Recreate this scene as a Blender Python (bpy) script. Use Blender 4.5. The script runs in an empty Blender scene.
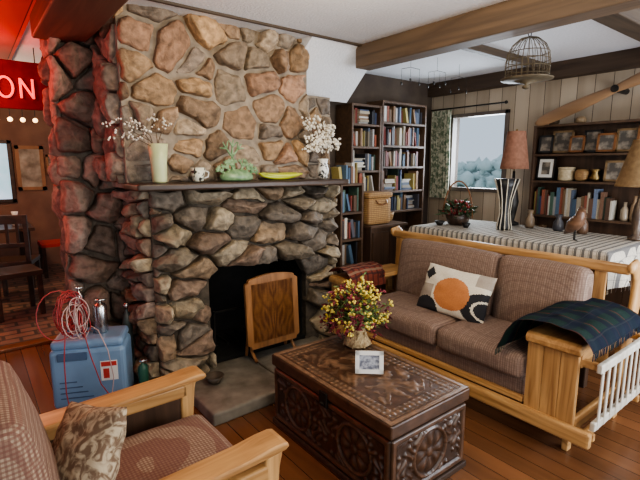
import bpy, bmesh, math, random
from mathutils import Vector, Matrix, noise
random.seed(7)
R=random.random
U=random.uniform
COL=bpy.context.scene.collection
pi=math.pi
# ------------------------------------------------------------ materials
def _n(nt,t,**k):
    n=nt.nodes.new(t)
    for a,b in k.items(): setattr(n,a,b)
    return n
def _m(name):
    m=bpy.data.materials.new(name); m.use_nodes=True
    nt=m.node_tree; return m,nt,nt.nodes['Principled BSDF']
def _c(c): return (c[0],c[1],c[2],1)
def _noise(nt,scale,stretch,detail=5,dist=0):
    tc=_n(nt,'ShaderNodeTexCoord'); mp=_n(nt,'ShaderNodeMapping'); mp.inputs['Scale'].default_value=stretch
    nt.links.new(tc.outputs['Object'],mp.inputs['Vector'])
    no=_n(nt,'ShaderNodeTexNoise'); no.inputs['Scale'].default_value=scale; no.inputs['Detail'].default_value=detail
    no.inputs['Distortion'].default_value=dist
    nt.links.new(mp.outputs[0],no.inputs['Vector']); return no
def _bump(nt,b,src,strength,dist=.01):
    bp=_n(nt,'ShaderNodeBump'); bp.inputs['Strength'].default_value=strength; bp.inputs['Distance'].default_value=dist
    nt.links.new(src,bp.inputs['Height']); nt.links.new(bp.outputs[0],b.inputs['Normal'])
def mat(name,c,c2=None,rough=.6,scale=10,stretch=(1,1,1),bump=0,metal=0,emit=0,lo=.35,hi=.65,dist=0,bdist=.01,trans=0,alpha=1):
    m,nt,b=_m(name)
    if c2 is None: c2=tuple(x*.82 for x in c)
    no=_noise(nt,scale,stretch,5,dist)
    r=_n(nt,'ShaderNodeValToRGB'); r.color_ramp.elements[0].position=lo; r.color_ramp.elements[1].position=hi
    r.color_ramp.elements[0].color=_c(c2); r.color_ramp.elements[1].color=_c(c)
    nt.links.new(no.outputs['Fac'],r.inputs[0]); nt.links.new(r.outputs[0],b.inputs['Base Color'])
    b.inputs['Roughness'].default_value=rough; b.inputs['Metallic'].default_value=metal
    if emit:
        nt.links.new(r.outputs[0],b.inputs['Emission Color']); b.inputs['Emission Strength'].default_value=emit
    if trans: b.inputs['Transmission Weight'].default_value=trans
    if bump: _bump(nt,b,no.outputs['Fac'],bump,bdist)
    return m
def wood(name,c,c2,axis='X',rough=.4,scale=9):
    st={'X':(.12,1.6,1.6),'Y':(1.6,.12,1.6),'Z':(1.6,1.6,.12)}[axis]
    return mat(name,c,c2,rough,scale,st,.12,lo=.3,hi=.7,dist=1.2)
def attrmat(name,rough=.85,scale=14,bump=.5,var=.5,bdist=.02):
    m,nt,b=_m(name)
    a=_n(nt,'ShaderNodeAttribute',attribute_name='Col'); no=_noise(nt,scale,(1,1,1),8,.3)
    mr=_n(nt,'ShaderNodeMapRange'); mr.inputs[1].default_value=.3; mr.inputs[2].default_value=.7
    mr.inputs[3].default_value=1-var; mr.inputs[4].default_value=1+var*.5
    nt.links.new(no.outputs['Fac'],mr.inputs[0])
    mx=_n(nt,'ShaderNodeVectorMath',operation='SCALE'); nt.links.new(a.outputs['Color'],mx.inputs[0]); nt.links.new(mr.outputs[0],mx.inputs['Scale'])
    nt.links.new(mx.outputs[0],b.inputs['Base Color']); b.inputs['Roughness'].default_value=rough
    if bump:_bump(nt,b,no.outputs['Fac'],bump,bdist)
    return m
def stripes(name,base,lines,rough=.9,base2=None,bscale=60):
    """lines: (axis,period,width,color,strength,offset) in object space"""
    m,nt,b=_m(name)
    tc=_n(nt,'ShaderNodeTexCoord'); sp=_n(nt,'ShaderNodeSeparateXYZ'); nt.links.new(tc.outputs['Object'],sp.inputs[0])
    no=_noise(nt,bscale,(1,1,1),3)
    r=_n(nt,'ShaderNodeValToRGB'); r.color_ramp.elements[0].color=_c(base2 or tuple(x*.75 for x in base)); r.color_ramp.elements[1].color=_c(base)
    r.color_ramp.elements[0].position=.35; r.color_ramp.elements[1].position=.65
    nt.links.new(no.outputs['Fac'],r.inputs[0]); cur=r.outputs[0]
    for (ax,p,w,c,s,o) in lines:
        a=_n(nt,'ShaderNodeMath',operation='MULTIPLY_ADD'); a.inputs[1].default_value=1/p; a.inputs[2].default_value=o+100
        nt.links.new(sp.outputs['XYZ'.index(ax)],a.inputs[0])
        f=_n(nt,'ShaderNodeMath',operation='FRACT'); nt.links.new(a.outputs[0],f.inputs[0])
        l=_n(nt,'ShaderNodeMath',operation='LESS_THAN'); l.inputs[1].default_value=w/p; nt.links.new(f.outputs[0],l.inputs[0])
        k=_n(nt,'ShaderNodeMath',operation='MULTIPLY'); k.inputs[1].default_value=s; nt.links.new(l.outputs[0],k.inputs[0])
        mx=_n(nt,'ShaderNodeMixRGB'); mx.inputs[2].default_value=_c(c)
        nt.links.new(k.outputs[0],mx.inputs[0]); nt.links.new(cur,mx.inputs[1]); cur=mx.outputs[0]
    nt.links.new(cur,b.inputs['Base Color']); b.inputs['Roughness'].default_value=rough
    _bump(nt,b,no.outputs['Fac'],.3,.003)
    return m
def planks(name,axis,period,c1,c2,groove,rough,grain,gw=.035,spec=.5,nscale=6):
    m,nt,b=_m(name)
    tc=_n(nt,'ShaderNodeTexCoord'); sp=_n(nt,'ShaderNodeSeparateXYZ'); nt.links.new(tc.outputs['Object'],sp.inputs[0])
    a=_n(nt,'ShaderNodeMath',operation='MULTIPLY_ADD'); a.inputs[1].default_value=1/period; a.inputs[2].default_value=100
    nt.links.new(sp.outputs['XYZ'.index(axis)],a.inputs[0])
    fl=_n(nt,'ShaderNodeMath',operation='FLOOR'); nt.links.new(a.outputs[0],fl.inputs[0])
    wn=_n(nt,'ShaderNodeTexWhiteNoise',noise_dimensions='1D'); nt.links.new(fl.outputs[0],wn.inputs['W'])
    no=_noise(nt,nscale,grain,6,.8)
    av=_n(nt,'ShaderNodeMath',operation='MULTIPLY_ADD'); av.inputs[1].default_value=.45; nt.links.new(wn.outputs['Value'],av.inputs[0])
    h=_n(nt,'ShaderNodeMath',operation='MULTIPLY'); h.inputs[1].default_value=.6; nt.links.new(no.outputs['Fac'],h.inputs[0]); nt.links.new(h.outputs[0],av.inputs[2])
    r=_n(nt,'ShaderNodeValToRGB'); r.color_ramp.elements[0].position=.2; r.color_ramp.elements[1].position=.75
    r.color_ramp.elements[0].color=_c(c2); r.color_ramp.elements[1].color=_c(c1); nt.links.new(av.outputs[0],r.inputs[0])
    f=_n(nt,'ShaderNodeMath',operation='FRACT'); nt.links.new(a.outputs[0],f.inputs[0])
    l=_n(nt,'ShaderNodeMath',operation='LESS_THAN'); l.inputs[1].default_value=gw; nt.links.new(f.outputs[0],l.inputs[0])
    mx=_n(nt,'ShaderNodeMixRGB'); mx.inputs[2].default_value=_c(groove); nt.links.new(l.outputs[0],mx.inputs[0]); nt.links.new(r.outputs[0],mx.inputs[1])
    nt.links.new(mx.outputs[0],b.inputs['Base Color']); b.inputs['Roughness'].default_value=rough
    _bump(nt,b,no.outputs['Fac'],.1,.004)
    return m
def bookmat():
    m,nt,b=_m('book_cover'); o=_n(nt,'ShaderNodeObjectInfo'); no=_noise(nt,4,(1,1,8),3)
    mr=_n(nt,'ShaderNodeMapRange'); mr.inputs[3].default_value=.5; mr.inputs[4].default_value=1.3; nt.links.new(no.outputs['Fac'],mr.inputs[0])
    mx=_n(nt,'ShaderNodeVectorMath',operation='SCALE'); nt.links.new(o.outputs['Color'],mx.inputs[0]); nt.links.new(mr.outputs[0],mx.inputs['Scale'])
    nt.links.new(mx.outputs[0],b.inputs['Base Color']); b.inputs['Roughness'].default_value=.55; return m

PINE=wood('pine_x',(.62,.37,.155),(.30,.15,.055),'X',.38,12)
PINEY=wood('pine_y',(.62,.37,.155),(.30,.15,.055),'Y',.38,12)
PINEZ=wood('pine_z',(.62,.37,.155),(.28,.14,.055),'Z',.38,12)
PALE=wood('pale_slat',(.62,.60,.54),(.45,.41,.34),'Z',.5)
DARK=wood('dark_wood',(.07,.04,.025),(.03,.018,.012),'X',.4)
DARKZ=wood('dark_wood_z',(.09,.05,.03),(.04,.022,.014),'Z',.4)
BEAM=wood('beam_wood',(.20,.135,.085),(.11,.075,.05),'Y',.65)
BEAMX=wood('beam_wood_x',(.10,.07,.045),(.05,.034,.024),'X',.6)
RBEAM=wood('red_brown_beam',(.15,.065,.04),(.07,.03,.02),'Y',.6)
WALN=wood('walnut_trim',(.26,.11,.04),(.14,.055,.02),'X',.3)
STONE=attrmat('field_stone',.8,22,.8,.5)
MORTAR=mat('mortar',(.36,.30,.23),(.22,.18,.14),.95,14,bump=.6)
DMORT=mat('dark_mortar',(.12,.095,.07),(.06,.05,.038),.95,20,bump=.5)
SOOT=mat('soot_black',(.012,.011,.010),(.006,.006,.006),.95,10,bump=.3)
CEIL=mat('ceiling_plaster',(.86,.87,.90),(.80,.81,.84),.95,60,bump=.4)
SOFAF=stripes('sofa_tweed',(.31,.215,.165),[('Y',.014,.005,(.12,.07,.055),.55,0),('Y',.056,.004,(.44,.35,.28),.35,.3),('Z',.014,.003,(.15,.09,.075),.35,0),('X',.014,.003,(.15,.09,.075),.35,0)])
CHF=stripes('chair_check',(.37,.28,.20),[('Y',.013,.006,(.15,.065,.05),.6,0),('Z',.013,.006,(.16,.06,.045),.6,.3),('X',.013,.006,(.14,.065,.05),.55,0)])
GREENP=stripes('green_plaid',(.014,.050,.042),[('X',.17,.010,(.25,.05,.04),.6,0),('X',.17,.05,(.008,.012,.035),.85,.4),('Y',.13,.006,(.3,.28,.18),.3,.2),('Y',.13,.05,(.008,.016,.045),.75,.5)],bscale=120)
REDP=stripes('red_plaid',(.40,.10,.06),[('X',.06,.02,(.10,.03,.03),.7,0),('Y',.05,.012,(.5,.38,.25),.6,.2),('Y',.05,.01,(.06,.03,.03),.7,.6)],bscale=120)
CLOTH=stripes('striped_cloth',(.62,.57,.48),[('Y',.05,.018,(.06,.06,.07),.8,0),('Y',.05,.004,(.08,.08,.09),.7,.55),('X',.11,.004,(.12,.11,.11),.4,.1),('Z',.06,.006,(.1,.1,.1),.4,.2)],bscale=120)
WHITE=mat('white_ceramic',(.78,.77,.73),(.7,.69,.65),.25,6)
BLACK=mat('black_paint',(.015,.015,.017),(.01,.01,.01),.4,6)
PAPER=mat('paper',(.65,.6,.5),(.5,.45,.36),.9,30)
STEEL=mat('steel',(.6,.6,.6),(.45,.45,.45),.25,20,metal=1)
BRASS=mat('brass',(.42,.30,.13),(.25,.17,.07),.4,20,metal=1)
IRON=mat('dark_iron',(.05,.045,.04),(.03,.03,.03),.5,20,metal=.8)
BOOK=bookmat()

# ------------------------------------------------------------ geometry helpers
def V(*a): return Vector(a)
ORG={}
def thing(name,label,cat,loc,group=None):
    o=bpy.data.objects.new(name,None); o.empty_display_size=.1; o.location=loc; COL.objects.link(o)
    o['label']=label; o['category']=cat
    if group:o['group']=group
    ORG[o]=Vector(loc); return o
def fin(name,bm,mats,parent=None,smooth=False,label=None,cat=None,org=None,struct=False,group=None,stuff=False):
    if not isinstance(mats,(list,tuple)): mats=[mats]
    o0=ORG[parent] if parent is not None else Vector(org or (0,0,0))
    bmesh.ops.recalc_face_normals(bm,faces=bm.faces)
    if o0.length>0: bmesh.ops.translate(bm,verts=bm.verts,vec=-o0)
    me=bpy.data.meshes.new(name); bm.to_mesh(me); bm.free()
    for m in mats: me.materials.append(m)
    if smooth:
        for p in me.polygons: p.use_smooth=True
    o=bpy.data.objects.new(name,me); COL.objects.link(o)
    if parent is not None: o.parent=parent
    else: o.location=o0
    ORG[o]=o0
    if label:o['label']=label
    if cat:o['category']=cat
    if group:o['group']=group
    if struct:o['kind']='structure'
    if stuff:o['kind']='stuff'
    return o
def sub(name,parent,loc,label=None):
    o=bpy.data.objects.new(name,None); o.empty_display_size=.1; COL.objects.link(o); o.parent=parent
    o.location=Vector(loc)-ORG[parent]; ORG[o]=Vector(loc)
    if label:o['label']=label
    return o
def merge(bm,t,mi=0):
    for f in t.faces: f.material_index=mi
    me=bpy.data.meshes.new('tmp'); t.to_mesh(me); t.free(); bm.from_mesh(me); bpy.data.meshes.remove(me)
def bbox(bm,x0,x1,y0,y1,z0,z1,bev=.004,Rm=None,mi=0,seg=2):
    t=bmesh.new(); bmesh.ops.create_cube(t,size=1)
    c=V((x0+x1)/2,(y0+y1)/2,(z0+z1)/2); s=V(abs(x1-x0),abs(y1-y0),abs(z1-z0))
    for v in t.verts: v.co=V(v.co.x*s.x,v.co.y*s.y,v.co.z*s.z)
    if bev>0: bmesh.ops.bevel(t,geom=t.edges[:],offset=min(bev,min(s)*.45),segments=seg,profile=.5,affect='EDGES')
    for v in t.verts: v.co=c+((Rm@v.co) if Rm else v.co)
    merge(bm,t,mi)
def B(name,m,parent,x0,x1,y0,y1,z0,z1,bev=.004,Rm=None,**k):
    bm=bmesh.new(); bbox(bm,x0,x1,y0,y1,z0,z1,bev,Rm); return fin(name,bm,m,parent,**k)
def rbox(bm,c,half,r=.04,puff=0,Rm=None,mi=0,cuts=9,nz=0):
    t=bmesh.new(); bmesh.ops.create_cube(t,size=2); bmesh.ops.subdivide_edges(t,edges=t.edges[:],cuts=cuts,use_grid_fill=True)
    h=Vector(half); c=Vector(c)
    for v in t.verts:
        a=[math.sin(max(-1,min(1,x))*pi/2) for x in v.co]
        p=V(a[0]*h.x,a[1]*h.y,a[2]*h.z)
        q=V(*[max(-(h[i]-r),min(h[i]-r,p[i])) for i in range(3)])
        d=p-q
        if d.length>1e-6: p=q+d.normalized()*min(r,d.length if sum(abs(x)>1e-6 for x in d)==1 else r)
        for i in range(3):
            j,k=(i+1)%3,(i+2)%3
            if abs(abs(a[i])-1)<.02: p[i]+=math.copysign(puff*(1-a[j]**2)*(1-a[k]**2),a[i])*(1 if h[i]<=min(h[j],h[k])*1.05 else .3)
        if nz: p+=noise.noise_vector((p+c)*7)*nz
        v.co=c+((Rm@p) if Rm else p)
    merge(bm,t,mi)
def tube(bm,pts,rad,seg=8,closed=False,flat=1,mi=0):
    pts=[Vector(p) for p in pts]; n=len(pts); f0=len(bm.faces)
    if not isinstance(rad,(list,tuple)): rad=[rad]*n
    rings=[]; nr=None
    for i,p in enumerate(pts):
        if closed: t=pts[(i+1)%n]-pts[i-1]
        else: t=pts[min(i+1,n-1)]-pts[max(i-1,0)]
        t.normalize()
        if nr is None:
            nr=t.orthogonal().normalized() if abs(t.z)>.9 else V(0,0,1)-t*t.z; nr.normalize()
        else: nr=(nr-t*nr.dot(t)).normalized()
        b=t.cross(nr)
        rings.append([bm.verts.new(p+(nr*math.cos(2*pi*k/seg)+b*math.sin(2*pi*k/seg)*flat)*rad[i]) for k in range(seg)])
    fs=[]
    for i in range(n if closed else n-1):
        a,b=rings[i],rings[(i+1)%n]
        for k in range(seg): fs.append(bm.faces.new((a[k],a[(k+1)%seg],b[(k+1)%seg],b[k])))
    if not closed:
        fs.append(bm.faces.new(rings[0][::-1])); fs.append(bm.faces.new(rings[-1]))
    for f in fs: f.material_index=mi
def lathe(bm,prof,c,seg=24,mi=0,sx=1,sy=1):
    c=Vector(c); rings=[]
    for r,z in prof:
        r=max(r,.0004); rings.append([bm.verts.new(c+V(r*math.cos(2*pi*k/seg)*sx,r*math.sin(2*pi*k/seg)*sy,z)) for k in range(seg)])
    for a,b in zip(rings,rings[1:]):
        for k in range(seg): bm.faces.new((a[k],a[(k+1)%seg],b[(k+1)%seg],b[k])).material_index=mi
    bm.faces.new(rings[0][::-1]).material_index=mi; bm.faces.new(rings[-1]).material_index=mi
def ball(bm,c,r,sub=1,sc=(1,1,1),mi=0,jit=0):
    t=bmesh.new(); bmesh.ops.create_icosphere(t,subdivisions=sub,radius=1)
    for v in t.verts:
        k=1+U(-jit,jit); v.co=V(c[0]+v.co.x*r*sc[0]*k,c[1]+v.co.y*r*sc[1]*k,c[2]+v.co.z*r*sc[2]*k)
    mp={v:bm.verts.new(v.co) for v in t.verts}
    for f in t.faces:
        g=bm.faces.new([mp[v] for v in f.verts]); g.material_index=mi; g.smooth=True
    t.free()
def leaf(bm,p,d,l,w,mi=0):
    p=Vector(p); d=Vector(d).normalized(); s=d.cross(V(U(-1,1),U(-1,1),U(-1,1))).normalized()*w; n=d.cross(s).normalized()*l*.12
    a=bm.verts.new(p); b=bm.verts.new(p+d*l*.5+s); c=bm.verts.new(p+d*l-n); e=bm.verts.new(p+d*l*.5-s); m=bm.verts.new(p+d*l*.5+n)
    for t in ((a,b,m),(b,c,m),(c,e,m),(e,a,m)): bm.faces.new(t).material_index=mi
def rz(a): return Matrix.Rotation(a,3,'Z')
def rx(a): return Matrix.Rotation(a,3,'X')
def ry(a): return Matrix.Rotation(a,3,'Y')

# ------------------------------------------------------------ stones
def clip(poly,p,q):
    m=((p[0]+q[0])/2,(p[1]+q[1])/2); nx,ny=q[0]-p[0],q[1]-p[1]
    out=[]
    def s(a): return (a[0]-m[0])*nx+(a[1]-m[1])*ny
    for i in range(len(poly)):
        a,b=poly[i],poly[(i+1)%len(poly)]; sa,sb=s(a),s(b)
        if sa<=0: out.append(a)
        if sa*sb<0:
            t=sa/(sa-sb); out.append((a[0]+(b[0]-a[0])*t,a[1]+(b[1]-a[1])*t))
    return out
def stones(bm,w,h,nx,ny,o,u,v,n,depth,cols,gap=.010,drop=.15,push=None,inside=None,seed=1,asp=1.0,tilt=.45,rough=1.0,smooth=True,rnd=.05,dome=.05,relax=.5,jit=.42):
    """split-faced field stones; asp stretches the cell metric so cells lie flat"""
    rg=random.Random(seed); lay=bm.loops.layers.float_color.get('Col') or bm.loops.layers.float_color.new('Col')
    o=Vector(o);u=Vector(u);v=Vector(v);n=Vector(n)
    pts=[]
    for j in range(-1,ny+1):
        for i in range(-1,nx+1):
            if rg.random()<drop: continue
            pts.append(((i+.5+.5*(j%2)+rg.uniform(-jit,jit))*w/nx,(j+.5+rg.uniform(-jit,jit))*h/ny*asp))
    R0=4.2*max(w/nx,h/ny*asp)
    for p in pts:
        poly=[(0,0),(w,0),(w,h*asp),(0,h*asp)]
        for q in pts:
            if q is p or abs(q[0]-p[0])>R0 or abs(q[1]-p[1])>R0: continue
            poly=clip(poly,p,q)
            if len(poly)<3: break
        if len(poly)<3: continue
        poly=[(a[0],a[1]/asp) for a in poly]
        if inside and inside(p[0],p[1]/asp): continue
        if push: poly=[push(*a) for a in poly]
        pp=[]
        for a in poly:
            if not pp or math.hypot(a[0]-pp[-1][0],a[1]-pp[-1][1])>.022: pp.append(a)
        if len(pp)>3 and math.hypot(pp[0][0]-pp[-1][0],pp[0][1]-pp[-1][1])<.022: pp.pop()
        if len(pp)>=3: poly=pp
        area=abs(sum(poly[i-1][0]*poly[i][1]-poly[i][0]*poly[i-1][1] for i in range(len(poly))))/2
        if area<.0008: continue
        cx=sum(a[0] for a in poly)/len(poly); cy=sum(a[1] for a in poly)/len(poly)
        if push and inside and inside(cx,cy): continue
        gp=gap*rg.uniform(.6,1.6)
        q=[]
        for a in poly:
            d=math.hypot(a[0]-cx,a[1]-cy)+1e-6; k=max(.5,1-gp/d*1.2); q.append((cx+(a[0]-cx)*k,cy+(a[1]-cy)*k))
        r=[]
        for i in range(len(q)):
            a,b=q[i],q[(i+1)%len(q)]
            jx,jy=rg.uniform(-.07,.02),rg.uniform(-.07,.02); ox,oy=-(b[1]-a[1]),(b[0]-a[0])
            for t,jj in ((rnd,0),(.30,jx),(.5,(jx+jy)/2),(.70,jy),(1-rnd,0)):
                r.append((a[0]+(b[0]-a[0])*t-ox*jj,a[1]+(b[1]-a[1])*t-oy*jj))
        c2=relax/2
        q=[((r[i-1][0]+r[(i+1)%len(r)][0])*c2/2+r[i][0]*(1-c2),(r[i-1][1]+r[(i+1)%len(r)][1])*c2/2+r[i][1]*(1-c2)) for i in range(len(r))]
        sz=math.sqrt(area); D=depth*(.5+.9*rg.random())*min(1.2,sz/.17+.3)
        ex=max(a[0] for a in q)-min(a[0] for a in q); ey=max(a[1] for a in q)-min(a[1] for a in q)
        pl=[]
        for _ in range(6):
            th=rg.uniform(0,2*pi); mg=rg.uniform(.1,1)*tilt*D*2.4
            pl.append((math.cos(th)*mg/ex,math.sin(th)*mg/ey,rg.uniform(0,.25)*D))
        off=V(rg.random()*50,rg.random()*50,0)
        def H(x,y):
            rr=((x-cx)/ex*2)**2+((y-cy)/ey*2)**2
            return max(.25*D,D*(1+dome*(1-min(1.6,rr)))+min(a*(x-cx)+b_*(y-cy)+c0 for a,b_,c0 in pl))
        rings=[]
        for (k,hh) in ((1.0,-.15),(1.0,.48),(.975,.78),(.93,.93),(.84,1.0),(.66,1.0),(.48,1.0),(.30,1.0),(.13,1.0)):
            ring=[]
            for a in q:
                x,y=cx+(a[0]-cx)*k,cy+(a[1]-cy)*k
                z=(H(x,y)*hh if hh>0 else hh*D)
                if hh>0: z+=(noise.noise(V(x*13,y*13,0)+off)*.016+noise.noise(V(x*34,y*34,3)+off)*.009)*rough
                dx=noise.noise(V(x*24,y*24,9)+off)*.011; dy=noise.noise(V(x*24,y*24,29)+off)*.011
                ring.append(bm.verts.new(o+u*(x+dx)+v*(y+dy)+n*z))
            rings.append(ring)
        ce=bm.verts.new(o+u*cx+v*cy+n*H(cx,cy))
        c=rg.choice(cols); f=rg.uniform(.7,1.3); c=(c[0]*f,c[1]*f,c[2]*f,1)
        L=len(q); fs=[]
        for a,b in zip(rings,rings[1:]):
            for i in range(L): fs.append(bm.faces.new((a[i],a[(i+1)%L],b[(i+1)%L],b[i])))
        a=rings[-1]
        for i in range(L): fs.append(bm.faces.new((a[i],a[(i+1)%L],ce)))
        for fc in fs:
            fc.smooth=smooth
            for l in fc.loops: l[lay]=c

UP=[(.41,.265,.15),(.30,.20,.125),(.35,.26,.18),(.47,.30,.16),(.41,.24,.15),(.28,.22,.17),(.39,.30,.21),(.33,.27,.21),(.28,.18,.11)]
LOW=[(.25,.20,.14),(.20,.16,.12),(.30,.245,.17),(.30,.21,.13),(.165,.135,.105),(.35,.28,.185),(.24,.165,.115)]
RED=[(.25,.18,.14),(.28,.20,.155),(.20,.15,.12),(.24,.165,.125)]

# ------------------------------------------------------------ shell
FLOOR=planks('floor_planks','X',.11,(.22,.095,.042),(.10,.043,.020),(.015,.008,.005),.25,(1.5,.12,1))
B('floor',FLOOR,None,-3,4.7,-3,4.5,-.1,0,0,struct=True)
bm=bmesh.new(); bbox(bm,-3,2.2,4.5,8.2,-.1,0,0)
mb,nt,b=_m('brick_paver'); tc=_n(nt,'ShaderNodeTexCoord'); bt=_n(nt,'ShaderNodeTexBrick'); bt.inputs['Scale'].default_value=2.0
bt.inputs['Mortar Size'].default_value=.03
bt.inputs['Color1'].default_value=(.25,.15,.10,1); bt.inputs['Color2'].default_value=(.16,.095,.07,1); bt.inputs['Mortar'].default_value=(.06,.05,.04,1)
nt.links.new(tc.outputs['Object'],bt.inputs['Vector']); nt.links.new(bt.outputs[0],b.inputs['Base Color']); b.inputs['Roughness'].default_value=.45
fin('floor',bm,mb,struct=True)
B('trim_1',WALN,None,-3,.6,4.42,4.54,0,.025,.004,struct=True)
B('ceiling',CEIL,None,-3,4.7,-3,8.3,2.5,2.6,0,struct=True)
WALLP=planks('whitewashed_planks','Y',.15,(.54,.45,.35),(.32,.255,.185),(.055,.04,.03),.85,(1,1,.1))
WALLD=mat('dim_wall',(.10,.075,.055),(.07,.05,.04),.9,5)
B('wall_back',WALLD,None,.9,4.7,3.62,3.75,0,2.5,0,struct=True)
bm=bmesh.new()
bbox(bm,4.55,4.68,3.30,3.75,0,2.5,0); bbox(bm,4.55,4.68,-.6,2.62,0,2.5,0); bbox(bm,4.55,4.68,2.62,3.30,0,1.28,0); bbox(bm,4.55,4.68,2.62,3.30,2.09,2.5,0)
fin('wall_right',bm,WALLP,struct=True)
bm=bmesh.new()
for (a,b_,c,d) in ((2.60,2.64,1.25,2.12),(3.28,3.32,1.25,2.12),(2.6,3.32,1.25,1.29),(2.6,3.32,2.08,2.12)): bbox(bm,4.52,4.60,a,b_,c,d,.003)
fin('window_1',bm,mat('window_paint',(.16,.13,.11),(.10,.08,.07),.5,5),struct=True)
PW=mat('back_room_wall',(.27,.15,.10),(.19,.10,.07),.9,3)
B('wall_far',PW,None,-3,2.2,8.1,8.2,0,2.5,0,struct=True)
B('wall_left',PW,None,-3.1,-3,3.6,8.2,0,2.5,0,struct=True)
B('trim_2',BEAM,None,2.60,2.76,-.6,2.86,2.325,2.5,.008,struct=True)
B('trim_3',BEAMX,None,2.76,4.55,1.06,1.20,2.36,2.5,.008,struct=True)
B('trim_4',BEAMX,None,2.76,4.55,2.2,2.26,2.44,2.5,.006,struct=True)
B('trim_5',BEAMX,None,-.2,2.62,2.79,2.815,2.485,2.5,.002,struct=True)
B('trim_6',wood('beam_dark',(.10,.065,.04),(.05,.03,.02),'Y',.6),None,4.46,4.56,-.6,3.62,2.35,2.5,.006,struct=True)
B('trim_7',RBEAM,None,.42,.72,.5,3.5,2.34,2.5,.010,struct=True)
RCE=planks('red_glow_ceiling','X',.2,(.46,.10,.07),(.28,.05,.035),(.05,.015,.01),.8,(1,.12,1))  # red of the neon glow put into the plank colour
B('ceiling',RCE,None,-3,.43,.5,8.2,2.47,2.499,0,struct=True)
bm=bmesh.new()
P=[(2.14,2.82,2.5),(2.84,2.82,2.5),(2.93,3.34,2.13),(2.14,3.34,2.13)]
lo=[bm.verts.new(p) for p in P]; up=[bm.verts.new((p[0],p[1],2.5+.02)) for p in P]
bm.faces.new(lo)
bm.faces.new(up[::-1])
for i in range(4): bm.faces.new((lo[i],lo[(i+1)%4],up[(i+1)%4],up[i]))
fin('trim_9',bm,CEIL,struct=True)

bm=bmesh.new()
bbox(bm,.55,.86,3.51,3.8,0,2.5,0)
lay=bm.loops.layers.float_color.new('Col')
for f in bm.faces:
    for l in f.loops:l[lay]=(.15,.12,.095,1)
stones(bm,.42,2.48,2,12,(.49,3.52,0),(1,0,0),(0,0,1),(0,-1,0),.09,RED,seed=5,drop=.12,gap=.007,rnd=.10,dome=.22,asp=1.3,relax=.8)
stones(bm,.3,2.48,1,11,(.54,3.8,0),(0,-1,0),(0,0,1),(-1,0,0),.045,RED,seed=6,drop=.05,gap=.006,rnd=.1,dome=.2)
fin('wall_stone',bm,STONE,struct=True)

# ------------------------------------------------------------ fireplace
FP=thing('fireplace','rustic fieldstone fireplace with dark mantel and black firebox','fireplace',(1.73,3.2,0))
x0=.92
def ins(x,y):
    X=x+x0; return 1.32<X<2.16 and y<.79
def psh(x,y):
    if not ins(x,y): return (x,y)
    X=x+x0; top=.79
    d=[(X-1.32,(1.32-x0,y)),(2.16-X,(2.16-x0,y)),(top-y,(x,top))]
    return min(d)[1]
bm=bmesh.new()
stones(bm,1.57,1.39,7,14,(.92,3.0,0),(1,0,0),(0,0,1),(0,-1,0),.115,LOW,gap=.005,drop=.33,push=psh,inside=ins,seed=31,asp=1.8,tilt=.8,rough=1.5,jit=.48,relax=.6,rnd=.07)
stones(bm,.55,1.39,3,13,(.92,3.55,0),(0,-1,0),(0,0,1),(-1,0,0),.07,LOW+RED,gap=.005,drop=.25,seed=12,asp=1.8,tilt=.6,rough=1.5)
stones(bm,.5,1.39,3,12,(2.48,3.0,0),(0,1,0),(0,0,1),(1,0,0),.04,LOW,gap=.005,drop=.25,seed=13,asp=1.8)
fin('stonework',bm,STONE,FP,label='jagged flat grey-brown stones around the firebox')
bm=bmesh.new()
stones(bm,1.43,1.09,7,8,(.79,3.03,1.43),(1,0,0),(0,0,1),(0,-1,0),.08,UP,gap=.0095,drop=.36,seed=91,asp=1.12,tilt=.5,rough=1.3,rnd=.08,relax=.75,jit=.49,dome=.12)
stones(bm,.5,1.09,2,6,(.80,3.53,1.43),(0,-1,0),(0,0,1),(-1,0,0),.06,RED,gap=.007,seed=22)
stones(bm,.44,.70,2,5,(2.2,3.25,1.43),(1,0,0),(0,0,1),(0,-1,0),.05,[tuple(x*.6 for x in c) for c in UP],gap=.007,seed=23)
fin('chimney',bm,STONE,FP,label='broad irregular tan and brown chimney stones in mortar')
bm=bmesh.new()
bbox(bm,.93,1.31,2.985,3.6,0,1.40,0); bbox(bm,2.18,2.47,2.985,3.6,0,1.40,0); bbox(bm,1.31,2.18,2.985,3.6,.83,1.40,0)
fin('joint_backing',bm,DMORT,FP)
bm=bmesh.new()
bbox(bm,.80,2.21,3.0,3.6,1.40,2.5,0); bbox(bm,2.21,2.64,3.235,3.6,1.40,2.14,0)
fin('mortar_core',bm,MORTAR,FP)
bm=bmesh.new()
bbox(bm,1.30,2.19,3.55,3.6,0,.84,0); bbox(bm,1.30,1.325,3.04,3.56,0,.84,0); bbox(bm,2.165,2.19,3.04,3.56,0,.84,0); bbox(bm,1.3,2.19,3.04,3.56,.815,.83,0); bbox(bm,1.3,2.19,3.0,3.56,.0,.10,0)
fin('firebox',bm,SOOT,FP)
bm=bmesh.new()
for i in range(9): bbox(bm,1.40+i*.085,1.415+i*.085,3.08,3.3,.16,.18,.002)
for X in (1.38,2.10):
    bbox(bm,X,X+.015,3.08,3.10,.10,.45,.002); bbox(bm,X,X+.015,3.08,3.3,.15,.17,.002)
bbox(bm,1.38,2.11,3.08,3.09,.43,.445,.002)
fin('fire_grate',bm,IRON,FP)
bm=bmesh.new(); rbox(bm,(1.60,2.865,1.415),(.82,.155,.022),.012,0,nz=.004,cuts=14)
fin('mantel_shelf',bm,DARK,FP,smooth=True)
HSL=mat('hearth_slab',(.25,.23,.19),(.13,.115,.09),.7,7,bump=.5,bdist=.01)
bm=bmesh.new()
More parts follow.
